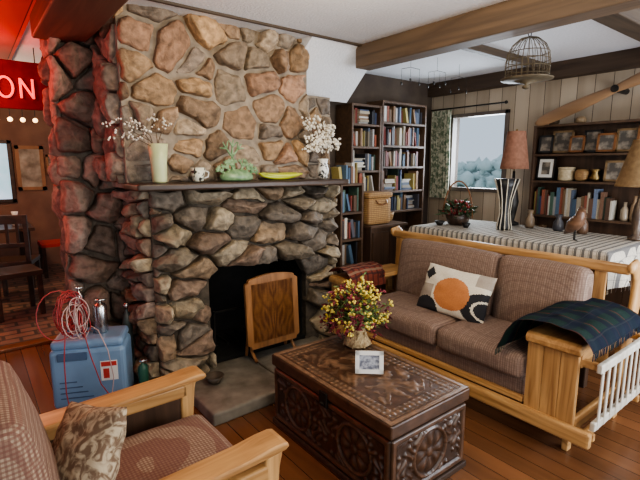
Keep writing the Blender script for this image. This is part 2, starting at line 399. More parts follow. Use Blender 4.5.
for (a,b_) in ((1.02,1.60),(1.61,2.26)):
    rbox(bm,((a+b_)/2,2.66,.04),((b_-a)/2,.32,.042),.015,0,nz=.007,cuts=14)
fin('hearth',bm,HSL,FP,smooth=True,label='low smooth grey slab hearth')
bm=bmesh.new(); lathe(bm,[(.035,0),(.04,.006),(.065,.05),(.06,.05),(.035,.014)],(1.20,2.70,.088),22); fin('bowl',bm,mat('dark_pottery',(.10,.075,.055),(.05,.04,.03),.5,20),None,smooth=True,label='small dark round pottery bowl on the hearth',cat='bowl',org=(1.20,2.70,.088))

# tilt-top table used as fire screen
T=thing('folding_table','oak tilt-top folding table standing upright before the firebox','folding table',(1.75,2.84,.085))
def outline(w,h,cx,cz,rad=.05,crown=0):
    pts=[]
    for (sx,sz) in ((1,1),(-1,1),(-1,-1),(1,-1)):
        kx,kz=cx+sx*(w/2-rad),cz+sz*(h/2-rad)
        a0={(1,1):0,(-1,1):pi/2,(-1,-1):pi,(1,-1):1.5*pi}[(sx,sz)]
        for i in range(13):
            a=a0+pi/2*i/12; r=rad*(1-.30*math.exp(-((i-6)/2.2)**2))
            pts.append((kx+math.cos(a)*r,kz+math.sin(a)*r))
        if crown and sz==1 and sx==1:
            for i in range(1,12):
                s=1-2*i/12; pts.append((cx+s*(w/2-rad),cz+h/2+crown*math.cos(s*pi/2)))
    return pts
def slab(bm,pts,y0,y1,tilt=0,z0=0,mi=0):
    a=[bm.verts.new((p[0],y0+tilt*(p[1]-z0),p[1])) for p in pts]; b_=[bm.verts.new((p[0],y1+tilt*(p[1]-z0),p[1])) for p in pts]
    bm.faces.new(a).material_index=mi; bm.faces.new(b_[::-1]).material_index=mi
    for i in range(len(a)): bm.faces.new((a[i],b_[i],b_[(i+1)%len(a)],a[(i+1)%len(a)])).material_index=mi
TW=wood('table_frame_wood',(.36,.17,.065),(.19,.085,.03),'Z',.3)
bm=bmesh.new(); slab(bm,outline(.46,.53,1.75,.455,crown=.022),2.80,2.825,.06,.2); fin('table_top',bm,TW,T)
bm=bmesh.new(); lay=bm.loops.layers.float_color.new('Col')
w_,h_,n1,n2=.36,.44,60,80; g=[[bm.verts.new((1.75+(i/n1-.5)*w_,2.796+.06*((j/n2-.5)*h_+.26)+0,.46+(j/n2-.5)*h_)) for i in range(n1+1)] for j in range(n2+1)]
for j in range(n2):
    for i in range(n1):
        f=bm.faces.new((g[j][i],g[j][i+1],g[j+1][i+1],g[j+1][i]))
        x=abs((i+.5)/n1-.5)*w_; z=(.5*((j+.5)/n2*2-1))*h_
        wv=noise.noise(V(x*16,z*7,2)); r=abs(x-.075-.03*math.sin(z*9))/.06+.9*wv+.5*abs(z)/.2
        k=.5+.5*math.sin(r*7); k=k*.5+.25+.35*noise.noise(V(x*70,z*12,5))+.2*wv
        if x<.003:k=.1
        k=max(0,min(1,k))
        for l in f.loops: l[lay]=(.15+.27*k,.05+.13*k,.014+.04*k,1)
bmesh.ops.solidify(bm,geom=bm.faces[:],thickness=.004)
fin('inlay_panel',bm,attrmat('figured_oak',.28,60,.05,.15,.002),T,label='book-matched oak centre panel with burl grain')
for X in (1.57,1.93):
    bm=bmesh.new(); tube(bm,[(X,2.86,.5),(X,2.845,.16),(X,2.77,.100)],.013,8); tube(bm,[(X,2.86,.5),(X,2.93,.102)],.012,8); fin('leg',bm,TW,T)

# ------------------------------------------------------------ trunk
TRW=attrmat('carved_trunk_wood',.34,18,.25,.5,.006)
TR=thing('trunk','dark carved wooden chest with worn lid on the floor','trunk',(1.62,1.66,0))
tx0,tx1,ty0,ty1=1.345,1.885,1.22,2.15
def grid(bm,o,u,v,n,w,h,nu,nv,hf,base=(.08,.04,.022)):
    lay=bm.loops.layers.float_color.get('Col') or bm.loops.layers.float_color.new('Col')
    o=Vector(o);u=Vector(u);v=Vector(v);n=Vector(n); g=[];H=[]
    for j in range(nv+1):
        row=[];hr=[]
        for i in range(nu+1):
            a,b_=w*i/nu,h*j/nv; k=hf(a,b_,w,h); row.append(bm.verts.new(o+u*a+v*b_+n*k*.012)); hr.append(k)
        g.append(row);H.append(hr)
    for j in range(nv):
        for i in range(nu):
            f=bm.faces.new((g[j][i],g[j][i+1],g[j+1][i+1],g[j+1][i])); f.smooth=True
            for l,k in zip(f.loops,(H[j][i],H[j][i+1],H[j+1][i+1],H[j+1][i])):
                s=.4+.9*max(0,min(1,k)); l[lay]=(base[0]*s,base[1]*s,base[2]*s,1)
def side_h(a,b,w,h):
    e=min(a,b,w-a,h-b)
    if e<.004: return 0
    if e<.028: return 1
    if e<.036: return .1
    nm=max(1,round(w/.42)); best=1e9
    for i in range(nm):
        cx=w*(i+.5)/nm; cy=h/2; r=math.hypot(a-cx,b-cy)
        if r<best: best=r; th=math.atan2(b-cy,a-cx)
    r=best; Rm=.125
    if r<Rm:
        if r>Rm-.014: return 1
        if r>Rm-.022: return .1
        if r<.022: return 1-.3*(r/.022)
        pet=abs(math.cos(th*4)); 
        return .15+.85*pet*(.5+.5*math.cos((r-.065)*60)) 
    q=math.sin(a*75+2*math.sin(b*60))*math.sin(b*75+2*math.sin(a*48))
    return .2+.75*max(0,q*1.3)
def top_h(a,b,w,h):
    e=min(a,b,w-a,h-b)
    if e<.028: return 1.1
    if e<.036: return -.3
    if e<.10:
        return .3+1.0*max(0,math.sin((a+b)*95)*math.sin((a-b)*95))
    if e<.112: return -.4
    nn=noise.noise(V(a*13,b*13,0)); n2=noise.noise(V(a*34,b*34,4))
    sc=math.sin(a*60+3*math.sin(b*22))*math.sin(b*60+3*math.sin(a*22))
    return .30+1.0*max(-.4,nn+.6*n2)+.5*max(-.5,sc)
def paint(bm,c):
    lay=bm.loops.layers.float_color.get('Col')
    for f in bm.faces:
        for l in f.loops: l[lay]=(*c,1)
bm=bmesh.new(); lay=bm.loops.layers.float_color.new('Col')
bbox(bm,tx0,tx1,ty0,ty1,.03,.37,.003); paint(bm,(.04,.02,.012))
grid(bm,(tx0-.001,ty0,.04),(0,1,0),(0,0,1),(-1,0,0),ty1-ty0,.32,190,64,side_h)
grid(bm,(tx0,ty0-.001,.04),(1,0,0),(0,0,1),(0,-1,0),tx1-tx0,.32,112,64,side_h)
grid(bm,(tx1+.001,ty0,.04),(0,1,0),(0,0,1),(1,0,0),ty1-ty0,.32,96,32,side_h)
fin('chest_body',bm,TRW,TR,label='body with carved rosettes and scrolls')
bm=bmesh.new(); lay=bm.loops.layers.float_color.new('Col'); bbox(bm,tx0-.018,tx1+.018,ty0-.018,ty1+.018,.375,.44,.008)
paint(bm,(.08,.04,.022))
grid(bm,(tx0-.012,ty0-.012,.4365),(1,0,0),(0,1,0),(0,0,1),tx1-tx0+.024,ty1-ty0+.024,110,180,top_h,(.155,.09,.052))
for v in bm.verts:
    if v.co.z>.4405: v.co.z=.4405+(v.co.z-.4405)*.3
fin('lid',bm,TRW,TR)
bm=bmesh.new()
bbox(bm,tx0-.02,tx1+.02,ty0-.02,ty1+.02,.0,.035,.006)
fin('plinth',bm,DARK,TR)
bm=bmesh.new(); bbox(bm,tx0-.026,tx0-.012,1.64,1.70,.33,.41,.004); lathe(bm,[(.0,0),(.014,.0),(.016,.01),(.0,.014)],(tx0-.024,1.67,.345)); fin('latch',bm,IRON,TR)

# flower arrangement on trunk
fx,fy=1.81,1.945
F=thing('flower_arrangement','yellow and burgundy dried flowers in burlap-wrapped jar on trunk','flower arrangement',(fx,fy,.447))
bm=bmesh.new(); lathe(bm,[(.06,.0),(.085,.015),(.07,.05),(.05,.08),(.042,.10),(.055,.125),(.04,.126)],(fx,fy,.447),20)
for i in range(7): 
    t=i*.9; tube(bm,[(fx+.085*math.cos(t),fy+.085*math.sin(t),.457),(fx+.06*math.cos(t+.4),fy+.06*math.sin(t+.4),.50),(fx+.05*math.cos(t+.6),fy+.05*math.sin(t+.6),.54)],.009,5)
fin('jar',bm,mat('burlap',(.55,.42,.24),(.33,.23,.12),.95,70,bump=.8),F,smooth=True)
YEL=mat('yellow_petals',(.80,.66,.16),(.55,.42,.06),.7,40); BUR=mat('burgundy_leaf',(.22,.025,.035),(.10,.015,.02),.6,40)
GRN=mat('green_leaf',(.20,.28,.09),(.09,.14,.04),.6,30); CRM=mat('cream_petals',(.84,.79,.70),(.70,.64,.52),.7,40)
bs=bmesh.new(); by=bmesh.new(); br=bmesh.new(); bl=bmesh.new()
for i in range(190):
    th=U(0,2*pi); el=U(.05,1)**.7; rr=U(.12,.225)
    tip=V(fx+math.cos(th)*rr*math.sin(el*1.75)*.95,fy+math.sin(th)*rr*math.sin(el*1.75)*.95,.61+rr*1.15*math.cos(el*1.65)+U(-.03,.03))
    b0=V(fx,fy,.56); mid=(b0+tip)/2+V(0,0,.02); tube(bs,[b0,mid,tip],.0016,4)
    k=R()
    if k<.42:
        for _ in range(6):
            c=tip+V(U(-.02,.02),U(-.02,.02),U(-.016,.016)); ball(by,c,U(.005,.011),1,jit=.2)
    elif k<.72:
        for _ in range(8): leaf(br,tip+V(U(-.02,.02),U(-.02,.02),U(-.07,.02)),(U(-1,1),U(-1,1),U(-1,.6)),U(.03,.06),.010)
        for _ in range(3): ball(br,tip+V(U(-.02,.02),U(-.02,.02),U(-.03,.02)),.008,1)
    for _ in range(3): leaf(bl,mid.lerp(tip,R()),(U(-1,1),U(-1,1),U(-.2,1)),U(.025,.05),.007)
fin('stems',bs,GRN,F); fin('yellow_blossoms',by,YEL,F,stuff=True,label='clusters of small yellow blooms'); fin('burgundy_foliage',br,BUR,F,stuff=True); fin('leaves',bl,GRN,F,stuff=True)

F=thing('photo_frame','small white photo frame with dark print on trunk','photo frame',(1.60,1.62,.447))
RM=rz(-.72)@rx(-.2)
def obox(name,m,par,c,s,Rm,bev=.003,**k):
    bm=bmesh.new(); bbox(bm,c[0]-s[0]/2,c[0]+s[0]/2,c[1]-s[1]/2,c[1]+s[1]/2,c[2]-s[2]/2,c[2]+s[2]/2,bev,Rm); return fin(name,bm,m,par,**k)
def frame(parent,c,w,h,Rm,mf,mp,b_=.018,t=.012,mid=None,stand=True):
    c=Vector(c)
    bm=bmesh.new()
    for (dx,dz,sx,sz) in ((0,h/2-b_/2,w,b_),(0,-h/2+b_/2,w,b_),(-w/2+b_/2,0,b_,h),(w/2-b_/2,0,b_,h)):
        t_=bmesh.new(); bmesh.ops.create_cube(t_,size=1)
        for v in t_.verts: v.co=c+Rm@V(v.co.x*sx+dx,v.co.y*t,v.co.z*sz+dz)
        merge(bm,t_)
    fin('border',bm,mf,parent)
    obox('picture',mp,parent,c+Rm@V(0,.002,0),(w-b_,t*.5,h-b_),Rm,0)
    if mid: obox('mat_board',mid,parent,c+Rm@V(0,-.0015,0),(w-b_*2.0,t*.5,h-b_*2.0),Rm,0); 
    if stand: 
        bm=bmesh.new(); a=c+Rm@V(0,t/2,0); e=c+V(0,0,0)+(rz(math.atan2((Rm@V(0,1,0)).y,(Rm@V(0,1,0)).x))@V(h*.35,0,0)); e.z=(c+Rm@V(0,0,-h/2)).z
        tube(bm,[a,e],.004,5); fin('easel_leg',bm,mf,parent)
PIC=mat('grey_print',(.45,.47,.52),(.12,.13,.17),.4,40,lo=.4,hi=.6)
frame(F,(1.60,1.62,.510),.15,.12,RM,WHITE,PIC,.022)

# ------------------------------------------------------------ sofa
S=thing('sofa','pine-framed two-seat sofa with brown tweed cushions','sofa',(2.75,1.9,0))
B('front_rail',PINEY,S,2.355,2.40,.80,2.66,.11,.195,.014)
B('front_rail',PINEY,S,2.40,2.43,1.18,2.58,.195,.23,.006)
bm=bmesh.new(); rbox(bm,(2.70,1.88,.275),(.27,.69,.06),.02,0,cuts=6); fin('seat_base',bm,SOFAF,S,smooth=True)
SP=1.80
for (a,b_) in ((1.19,SP-.004),(SP+.004,2.58)):
    bm=bmesh.new(); rbox(bm,(2.665,(a+b_)/2,.40),(.285,(b_-a)/2,.078),.045,.022,cuts=11,nz=.004)
    fin('seat_cushion',bm,SOFAF,S,smooth=True)
for (a,b_) in ((1.10,SP-.12),(SP-.11,2.60)):
    bm=bmesh.new(); rbox(bm,(2.955,(a+b_)/2,.675),(.085,(b_-a)/2,.245),.05,.03,Rm=ry(.16),cuts=11,nz=.004)
    fin('back_cushion',bm,SOFAF,S,smooth=True)
B('back_rail',PINEY,S,3.06,3.10,.92,2.84,.895,.96,.014)
B('back_rail',PINEY,S,3.02,3.06,.98,2.82,.30,.40,.01)
for i in range(8):
    y=1.05+i*.24; B('back_slat',PINEZ,S,3.075,3.095,y,y+.07,.38,.91,.004,Rm=ry(.03))
def plank(bm,pts2,y0_,y1_,bev=.01):
    t=bmesh.new(); a=[t.verts.new((x,y0_,z)) for x,z in pts2]; b_=[t.verts.new((x,y1_,z)) for x,z in pts2]
    t.faces.new(a); t.faces.new(b_[::-1]); n=len(a)
    for i in range(n): t.faces.new((a[i],b_[i],b_[(i+1)%n],a[(i+1)%n]))
    bmesh.ops.recalc_face_normals(t,faces=t.faces)
    es=[e for e in t.edges if abs(e.verts[0].co.y-e.verts[1].co.y)<1e-6]
    bmesh.ops.bevel(t,geom=es,offset=bev,segments=3,profile=.5,affect='EDGES')
    merge(bm,t)
for k,(a,b_) in enumerate(((.90,1.17),(2.61,2.84))):
    A=sub('armrest',S,(2.75,(a+b_)/2,.6),'broad flat pine plank armrest')
    bm=bmesh.new(); xf=0 if k==0 else -.055
    w=(b_-a)/3
    for i in range(3): bbox(bm,2.395+xf,2.425+xf,a+i*w+.0006,a+(i+1)*w-.0006,.13,.598,.004,seg=2)
    fin('front_panel',bm,PINEZ,A)
    bm=bmesh.new(); plank(bm,[(3.06,.60),(2.42+xf,.60),(2.395+xf,.585),(2.378+xf,.580),(2.368+xf,.590),(2.366+xf,.612),(2.374+xf,.630),(2.395+xf,.640),(3.06,.64)],a-.018,b_+.005,.010); fin('arm_board',bm,PINE,A)
    yy=a if k==0 else b_-.03
    bm=bmesh.new()
    bbox(bm,3.0,3.06,yy,yy+.035,0,.60,.006); bbox(bm,2.44+xf,2.49,yy+.03 if k==0 else yy-.04,yy+.065 if k==0 else yy-.005,0,.60,.006); bbox(bm,2.44,3.02,yy+.005,yy+.03,.13,.21,.006); bbox(bm,2.43,3.02,yy-.004,yy+.03,.50,.59,.006)
    fin('side_frame',bm,PINE,A)
    bm=bmesh.new(); tube(bm,[(3.05,yy+.018,.945),(3.12,yy+.018,.945),(3.19,yy+.018,.88),(3.21,yy+.018,.75),(3.16,yy+.018,.58),(3.12,yy+.018,.3),(3.16,yy+.018,0.02)],[.03,.05,.06,.058,.05,.038,.03],12,flat=.5)
    fin('back_leg',bm,PINEZ,A,smooth=True)
MR=sub('magazine_rack',S,(2.75,.84,.1),'side magazine rack of pale painted slats')
for (z,y,xa,xb,m_) in ((.135,.86,2.44,3.14,PINE),(.21,.815,2.42,3.12,PALE),(.53,.81,2.42,3.12,PALE)):
    bm=bmesh.new(); bbox(bm,xa,xb,y-.012,y+.014,z-.024,z+.024,.006); fin('rack_rail',bm,m_,MR)
for i in range(9):
    X=2.46+i*.08; bm=bmesh.new(); bbox(bm,X-.012,X+.012,.80,.810,.19,.55,.004); fin('slat',bm,PALE,MR)
for X in (2.45,3.10):
    for z in (.53,.14):
        bm=bmesh.new(); bbox(bm,X-.015,X+.015,.81,.905,z-.02,z+.02,.005); fin('rack_bracket',bm,PINE,MR)

def pillow(name,c,w,h,t,Rm,m,colf=None,label='',cat='pillow',n=40):
    bm=bmesh.new(); lay=bm.loops.layers.float_color.new('Col'); c=Vector(c)
    for sd in (1,-1):
        g=[]
        for j in range(n+1):
            row=[]
            for i in range(n+1):
                a,b_=2*i/n-1,2*j/n-1
                k=((1-a*a)*(1-b_*b_)); z=sd*t*(max(k,0)**.42)
                px=a*w/2*(1-.06*(1-abs(b_))*abs(a)**3); pz=b_*h/2*(1-.06*(1-abs(a))*abs(b_)**3)
                row.append(bm.verts.new(c+Rm@V(px,-z+noise.noise(V(a*3,b_*3,sd))*.008,pz)))
            g.append(row)
        for j in range(n):
            for i in range(n):
                f=bm.faces.new((g[j][i],g[j][i+1],g[j+1][i+1],g[j+1][i])); f.smooth=True
                cc=colf((i+.5)/n,(j+.5)/n) if colf else (.5,.5,.5)
                for l in f.loops: l[lay]=(*cc,1)
    bmesh.ops.remove_doubles(bm,verts=bm.verts,dist=.0008)
    return fin(name,bm,m,None,label=label,cat=cat,org=c)
def geo(u,v):
    cr=(.76,.70,.58); bk=(.025,.025,.03); og=(.56,.22,.08); tp=(.40,.34,.28)
    if math.hypot((u-.52)*1.05,(v-.44)*.80)<.27: return og
    if math.hypot((u-.17)*1.3,v-.05)<.24: return bk
    if u<.24:
        if abs((u-.11)*1.6)+abs(v-.78)<.15: return bk
        return tp if v<.55 else cr
    r3=math.hypot((u-1.02)*1.0,v-.28)
    if r3<.34:
        if .16<r3<.20: return cr
        return bk
    if u>.80 and v>.72: return tp
    return cr
pillow('throw_pillow',(2.69,1.87,.64),.54,.35,.075,rz(-pi/2+.1)@rx(-.42)@ry(.05),attrmat('pillow_print',.95,120,.2,.12,.003),geo,'cream throw pillow with rust disc and black half-rounds',n=64)

def drape(name,prof,x0_,x1_,m,label,amp=.01,n=44,thick=.012,fr=True,cat='blanket'):
    bm=bmesh.new(); pts=[Vector((0,p[0],p[1])) for p in prof]
    L=[0]
    for a,b_ in zip(pts,pts[1:]): L.append(L[-1]+(b_-a).length)
    N=46; rs=[]
    for k in range(N+1):
        s=L[-1]*k/N
        for i in range(len(L)-1):
            if L[i+1]>=s-1e-9: break
        rs.append(pts[i].lerp(pts[i+1],(s-L[i])/(L[i+1]-L[i])))
    for _ in range(3): rs=[rs[0]]+[(rs[i-1]+rs[i]*2+rs[i+1])/4 for i in range(1,N)]+[rs[-1]]
    g=[]
    for i in range(n+1):
        X=x0_+(x1_-x0_)*i/n; row=[]
        for k,p in enumerate(rs):
            w=noise.noise(V(X*6,p.y*9,p.z*4+3))*amp+noise.noise(V(X*16,k*.2,1))*amp*.5
            tn=(rs[min(k+1,N)]-rs[max(k-1,0)]).normalized(); nn=V(0,-tn.z,tn.y)
            if nn.z<0 and abs(nn.z)>.2: nn=-nn
            row.append(bm.verts.new(V(X+noise.noise(V(k*.25,X*3,8))*.012,p.y,p.z)+nn*(w+amp)))
        g.append(row)
    for i in range(n):
        for k in range(N): bm.faces.new((g[i][k],g[i][k+1],g[i+1][k+1],g[i+1][k])).smooth=True
    bmesh.ops.solidify(bm,geom=bm.faces[:],thickness=thick)
    if fr:
        for i in range(0,n,1):
            for e in (0,N):
                p=g[i][e].co; tube(bm,[p,p+V(U(-.006,.006),U(-.004,.004),-.035)],.0025,4)
    return fin(name,bm,m,None,smooth=True,label=label,cat=cat,org=(x0_,prof[len(prof)//2][0],prof[len(prof)//2][1]))
drape('blanket',[(1.31,.49),(1.27,.60),(1.22,.69),(1.13,.715),(1.0,.72),(.90,.71),(.84,.67),(.825,.63)],2.33,3.02,GREENP,'dark green tartan wool blanket folded over sofa arm',.011,thick=.05)
drape('blanket',[(2.575,.56),(2.58,.66),(2.62,.705),(2.70,.715),(2.78,.70),(2.825,.68),(2.835,.66)],2.31,2.70,REDP,'red and tan plaid blanket over sofa arm',.012,thick=.03,fr=False)

# ------------------------------------------------------------ armchair
ax=-.045
A=thing('armchair','pine-framed armchair with brown maroon checked cushions','armchair',(.4+ax,1.58,0))
bm=bmesh.new(); rbox(bm,(.46+ax,1.585,.375),(.33,.255,.075),.045,.02,cuts=11,nz=.004); fin('seat_cushion',bm,CHF,A,smooth=True)
bm=bmesh.new(); rbox(bm,(.065+ax,1.595,.63),(.085,.285,.255),.05,.03,Rm=ry(-.2),cuts=11,nz=.004); fin('back_cushion',bm,CHF,A,smooth=True)
bm=bmesh.new(); rbox(bm,(.46+ax,1.585,.275),(.31,.25,.035),.01,0,cuts=3); fin('seat_base',bm,CHF,A,smooth=True)
B('front_rail',PINEY,A,.77+ax,.81+ax,1.26,1.92,.20,.30,.01)
B('back_rail',PINEY,A,-.12+ax,-.07+ax,1.26,1.92,.78,.86,.012)
for i in range(3): B('back_slat',PINEZ,A,-.09+ax,-.07+ax,1.38+i*.17,1.44+i*.17,.28,.80,.004,Rm=ry(-.12))
armp=[(-.14,.552),(.10,.549),(.40,.552),(.70,.560),(.80,.564),(.845,.568),(.858,.578),(.854,.590),(.835,.596),(.78,.595),(.70,.586),(.40,.575),(.10,.570),(-.14,.573)]
for s,(y0_,y1_) in enumerate(((1.195,1.315),(1.87,1.99))):
    Ar=sub('armrest',A,(.4,(y0_+y1_)/2,.6)); sh=ax-.012 if s==0 else ax-.02
    yo=y0_+.01 if s==0 else y1_-.055
    bm=bmesh.new(); plank(bm,[(x+sh,z) for x,z in armp],y0_,y1_,.0085); fin('arm_board',bm,PINE,Ar)
    bm=bmesh.new(); plank(bm,[(x+sh,z) for x,z in [(.755,0),(.83,0),(.832,.2),(.812,.35),(.825,.50),(.84,.567),(.77,.563),(.755,.45),(.75,.3)]],yo+.002,yo+.042,.010)
    fin('front_post',bm,PINEZ,Ar)
    bm=bmesh.new(); tube(bm,[(-.05+ax,yo+.018,0),(-.07+ax,yo+.018,.3),(-.11+ax,yo+.018,.6),(-.12+ax,yo+.018,.84)],[.03,.034,.034,.02],10,flat=.55); fin('back_leg',bm,PINEZ,Ar,smooth=True)
    bm=bmesh.new(); bbox(bm,-.06+ax,.78+ax,yo+.005,yo+.03,.20,.27,.006); bbox(bm,-.09+ax,.77+ax,yo+.002,yo+.037,.47,.53,.008)
    fin('side_frame',bm,PINE,Ar)
    bm=bmesh.new(); bbox(bm,-.05+ax,.76+ax,yo+.012,yo+.024,.26,.48,.002); fin('side_panel',bm,WALN if s==0 else DARKZ,Ar,label='dark stained wood side panel')
FLO=mat('floral_fabric',(.48,.40,.28),(.17,.11,.07),.9,24,bump=.1,lo=.42,hi=.60,dist=1.5)
pillow('throw_pillow',(.215,1.53,.61),.33,.32,.07,rz(-pi/2+pi+.25)@rx(.5)@ry(.25),FLO,None,'floral tapestry throw pillow on the armchair')

# ------------------------------------------------------------ table behind sofa + cloth
T=thing('table','long wooden table behind the sofa under striped cloth','table',(3.65,1.95,0))
B('table_top',DARK,T,3.25,4.08,1.12,2.76,.955,.985,.006)
for X in (3.27,4.0):
    for Y in (1.18,2.66): B('leg',DARKZ,T,X,X+.06,Y,Y+.06,0,.955,.006)
B('apron',DARK,T,3.28,4.05,1.2,2.72,.86,.955,.004)
bm=bmesh.new(); nX,nY=48,90; g=[]
def cl(s,a,b_):
    if s<0: return a-.006,-s
    if s>b_-a: return b_+.006,s-(b_-a)
    return a+s,0
for i in range(nX+1):
    row=[]; s=-.10+(0.845+.21)*i/nX
    for j in range(nY+1):
        q=-.24+(1.66+.36)*j/nY
        X,d1=cl(s,3.246,4.09); Y,d2=cl(q,1.11,2.77); d=max(d1,d2)
        wv=d*.34*(1+math.sin((X if d2>=d1 else Y)*30+math.sin((X+Y)*9)*1.5))*.5+d*.05
        if d>0:
            if d1>=d2: X+=(wv if s>0 else -wv*.2)
            else: Y+=(wv if q>0 else -wv)
        row.append(bm.verts.new((X,Y,.990-d*(1-.05*math.sin(X*21))+noise.noise(V(X*6,Y*6,0))*.003)))
    g.append(row)
for i in range(nX):
    for j in range(nY): bm.faces.new((g[i][j],g[i][j+1],g[i+1][j+1],g[i+1][j])).smooth=True
for i in range(nX): 
    p=g[i][0].co; tube(bm,[p,p+V(U(-.005,.005),U(-.005,.005),-.03)],.002,3)
fin('tablecloth',bm,CLOTH,None,label='cream striped woven cloth with fringe over the table',cat='tablecloth',org=(3.65,1.95,.99))

# ------------------------------------------------------------ bookcases and books
bmk=bmesh.new()
bbox(bmk,0,1,0.0,.05,0,1,0); bbox(bmk,0,.09,.04,1,0,1,0); bbox(bmk,.91,1,.04,1,0,1,0)
bbox(bmk,.09,.91,.05,.96,.02,.98,0,mi=1)
bme=bpy.data.meshes.new('book'); bmk.to_mesh(bme); bmk.free(); bme.materials.append(BOOK); bme.materials.append(PAPER)
BC=[(.22,.05,.04),(.05,.07,.14),(.07,.12,.09),(.42,.36,.27),(.58,.54,.46),(.25,.15,.08),(.04,.04,.05),(.15,.19,.27),(.42,.34,.12),(.32,.10,.06),(.09,.09,.11),(.20,.11,.07),(.56,.54,.52),(.10,.17,.26)]
CN=['red','navy blue','green','tan','cream','brown','black','slate blue','yellow','scarlet','charcoal','russet','white','blue']
def mkbook(t,d,h,ci,rg,loc,rot,where,group,pose):
    c=BC[ci]; f=rg.uniform(.5,1.15)
    o=bpy.data.objects.new('book',bme); o.scale=(t,d,h); o.color=(c[0]*f,c[1]*f,c[2]*f,1)
    o.location=loc; o.rotation_euler=rot; COL.objects.link(o)
    sz='tall' if h>.21 else ('thick' if t>.036 else 'slim')
    o['label']='%s %s hardback book %s in the %s'%(sz,CN[ci],pose,where); o['category']='book'; o['group']=group
def books(a,b_,front,z,hmax,group,face='Y',where='bookcase',seedv=0,messy=True):
    rg=random.Random(seedv); p=a; last=0
    while True:
        t=rg.uniform(.012,.038)
        if p+t>b_: break
        h=hmax*(rg.uniform(.60,.99)); d=rg.uniform(.09,.17); off=rg.uniform(0,.055)
        k=rg.random()
        if messy and face=='Y' and k<.09 and p+.19<b_ and p-last>.08:
            zz=z; w_=rg.uniform(.14,.18)
            for _ in range(rg.randint(5,9)):
                tt=rg.uniform(.010,.03)
                if zz+tt>z+hmax: break
                mkbook(tt,d*.95,w_-rg.uniform(0,.04),rg.choice([3,4,12,5,7,1,4]),rg,(p+rg.uniform(0,.01),front+off+rg.uniform(0,.02),zz+tt),(0,pi/2,0),where,group,'lying flat'); zz+=tt+.001
            p+=w_+.014; last=p; continue
        if messy and face=='Y' and k<.22 and p-last>.05 and p+t+.07<b_:
            an=rg.uniform(.06,.24); h=min(h,hmax*.86); sh=h*math.sin(an)
            mkbook(t,d,h,rg.randrange(14),rg,(p+sh+.002,front+off,z+.001),(0,-an,0),where,group,'leaning'); p+=sh+t/math.cos(an)+.003; last=p; continue
        if face=='Y': mkbook(t,d,h,rg.randrange(14),rg,(p,front+off,z),(0,0,0),where,group,'upright')
        else: mkbook(t,d*.7,h,rg.randrange(14),rg,(front+off*.3,a+b_-p,z),(0,0,-pi/2),where,group,'upright')
        p+=t+.0008
SHW=wood('shelf_wood',(.12,.068,.038),(.06,.034,.021),'X',.5)
def bookcase(x0_,x1_,y0_,y1_,zs,label):
    T=thing('bookcase',label,'bookcase',((x0_+x1_)/2,(y0_+y1_)/2,0))
    for X in (x0_,x1_-.022): B('side_panel',SHW,T,X,X+.022,y0_,y1_,0,zs[-1]+.022,.002)
    B('back_panel',DARKZ,T,x0_+.02,x1_-.02,y1_-.01,y1_,0,zs[-1],0)
    for z in zs: B('shelf',SHW,T,x0_+.021,x1_-.021,y0_+.003,y1_-.01,z,z+.022,.002)
    return T
zA=[.05,.42,.75,1.00,1.25,1.47,1.71,1.93,2.12]
bookcase(3.02,3.43,3.36,3.60,zA,'dark wooden bookcase filled with books beside the fireplace')
for i in range(3,8): books(3.045,3.405,3.38,zA[i]+.0225,zA[i+1]-zA[i]-.025,'books on the narrow bookcase','Y','narrow bookcase',130+i)
zB=[.05,.42,.78,1.03,1.25,1.51,1.73,1.97,2.18]
bookcase(3.44,4.14,3.36,3.60,zB,'wide dark bookcase packed with books by the window')
for i in range(3,8): books(3.465,4.115,3.38,zB[i]+.0225,zB[i+1]-zB[i]-.025,'books on the wide bookcase','Y','wide bookcase',150+i)
zC=[.04,.34,.60,.85,1.10,1.36]
bookcase(2.62,2.90,3.05,3.34,zC,'narrow low bookcase of worn books beside the fireplace')
for i in range(1,5): books(2.645,2.875,3.065,zC[i]+.0225,zC[i+1]-zC[i]-.03,'books on the low bookcase','Y','low bookcase',70+i)
books(2.645,2.88,3.075,zC[5]+.0225,.2,'books on top of low bookcase','Y','top of low bookcase',77)
T=thing('cabinet','low dark wooden cabinet carrying a wicker basket','cabinet',(3.12,3.14,0))
B('body',DARKZ,T,2.93,3.40,2.98,3.34,0,.96,.004); B('cabinet_top',SHW,T,2.915,3.42,2.96,3.345,.96,.985,.004)
B('door',DARKZ,T,2.95,3.165,2.965,2.982,.08,.92,.004); B('door',DARKZ,T,3.175,3.38,2.965,2.982,.08,.92,.004)
T=thing('wicker_basket','square tan wicker basket with lid on the cabinet','basket',(3.08,3.13,.986))
WK=stripes('wicker',(.42,.25,.10),[('Z',.018,.007,(.16,.08,.03),.8,0),('X',.03,.006,(.20,.10,.04),.5,0)],.7,bscale=50)
bm=bmesh.new(); rbox(bm,(3.08,3.13,1.115),(.15,.12,.125),.02,.006,cuts=6); fin('basket_body',bm,WK,T,smooth=True)
bm=bmesh.new(); rbox(bm,(3.08,3.13,1.265),(.16,.13,.025),.015,.01,cuts=6); fin('lid',bm,WK,T,smooth=True)
bm=bmesh.new(); tube(bm,[(3.01,3.0,1.22),(3.02,2.98,1.19),(3.08,2.975,1.175),(3.14,2.98,1.19),(3.15,3.0,1.22)],.006,6); fin('handle',bm,WALN,T)
bm=bmesh.new(); lathe(bm,[(.05,0),(.06,.01),(.075,.06),(.078,.09),(.07,.09),(.04,.02)],(3.33,3.16,.987),22,sy=.8); fin('bowl',bm,WK,None,smooth=True,label='small round wicker bowl on the cabinet',cat='bowl',org=(3.33,3.16,.986))

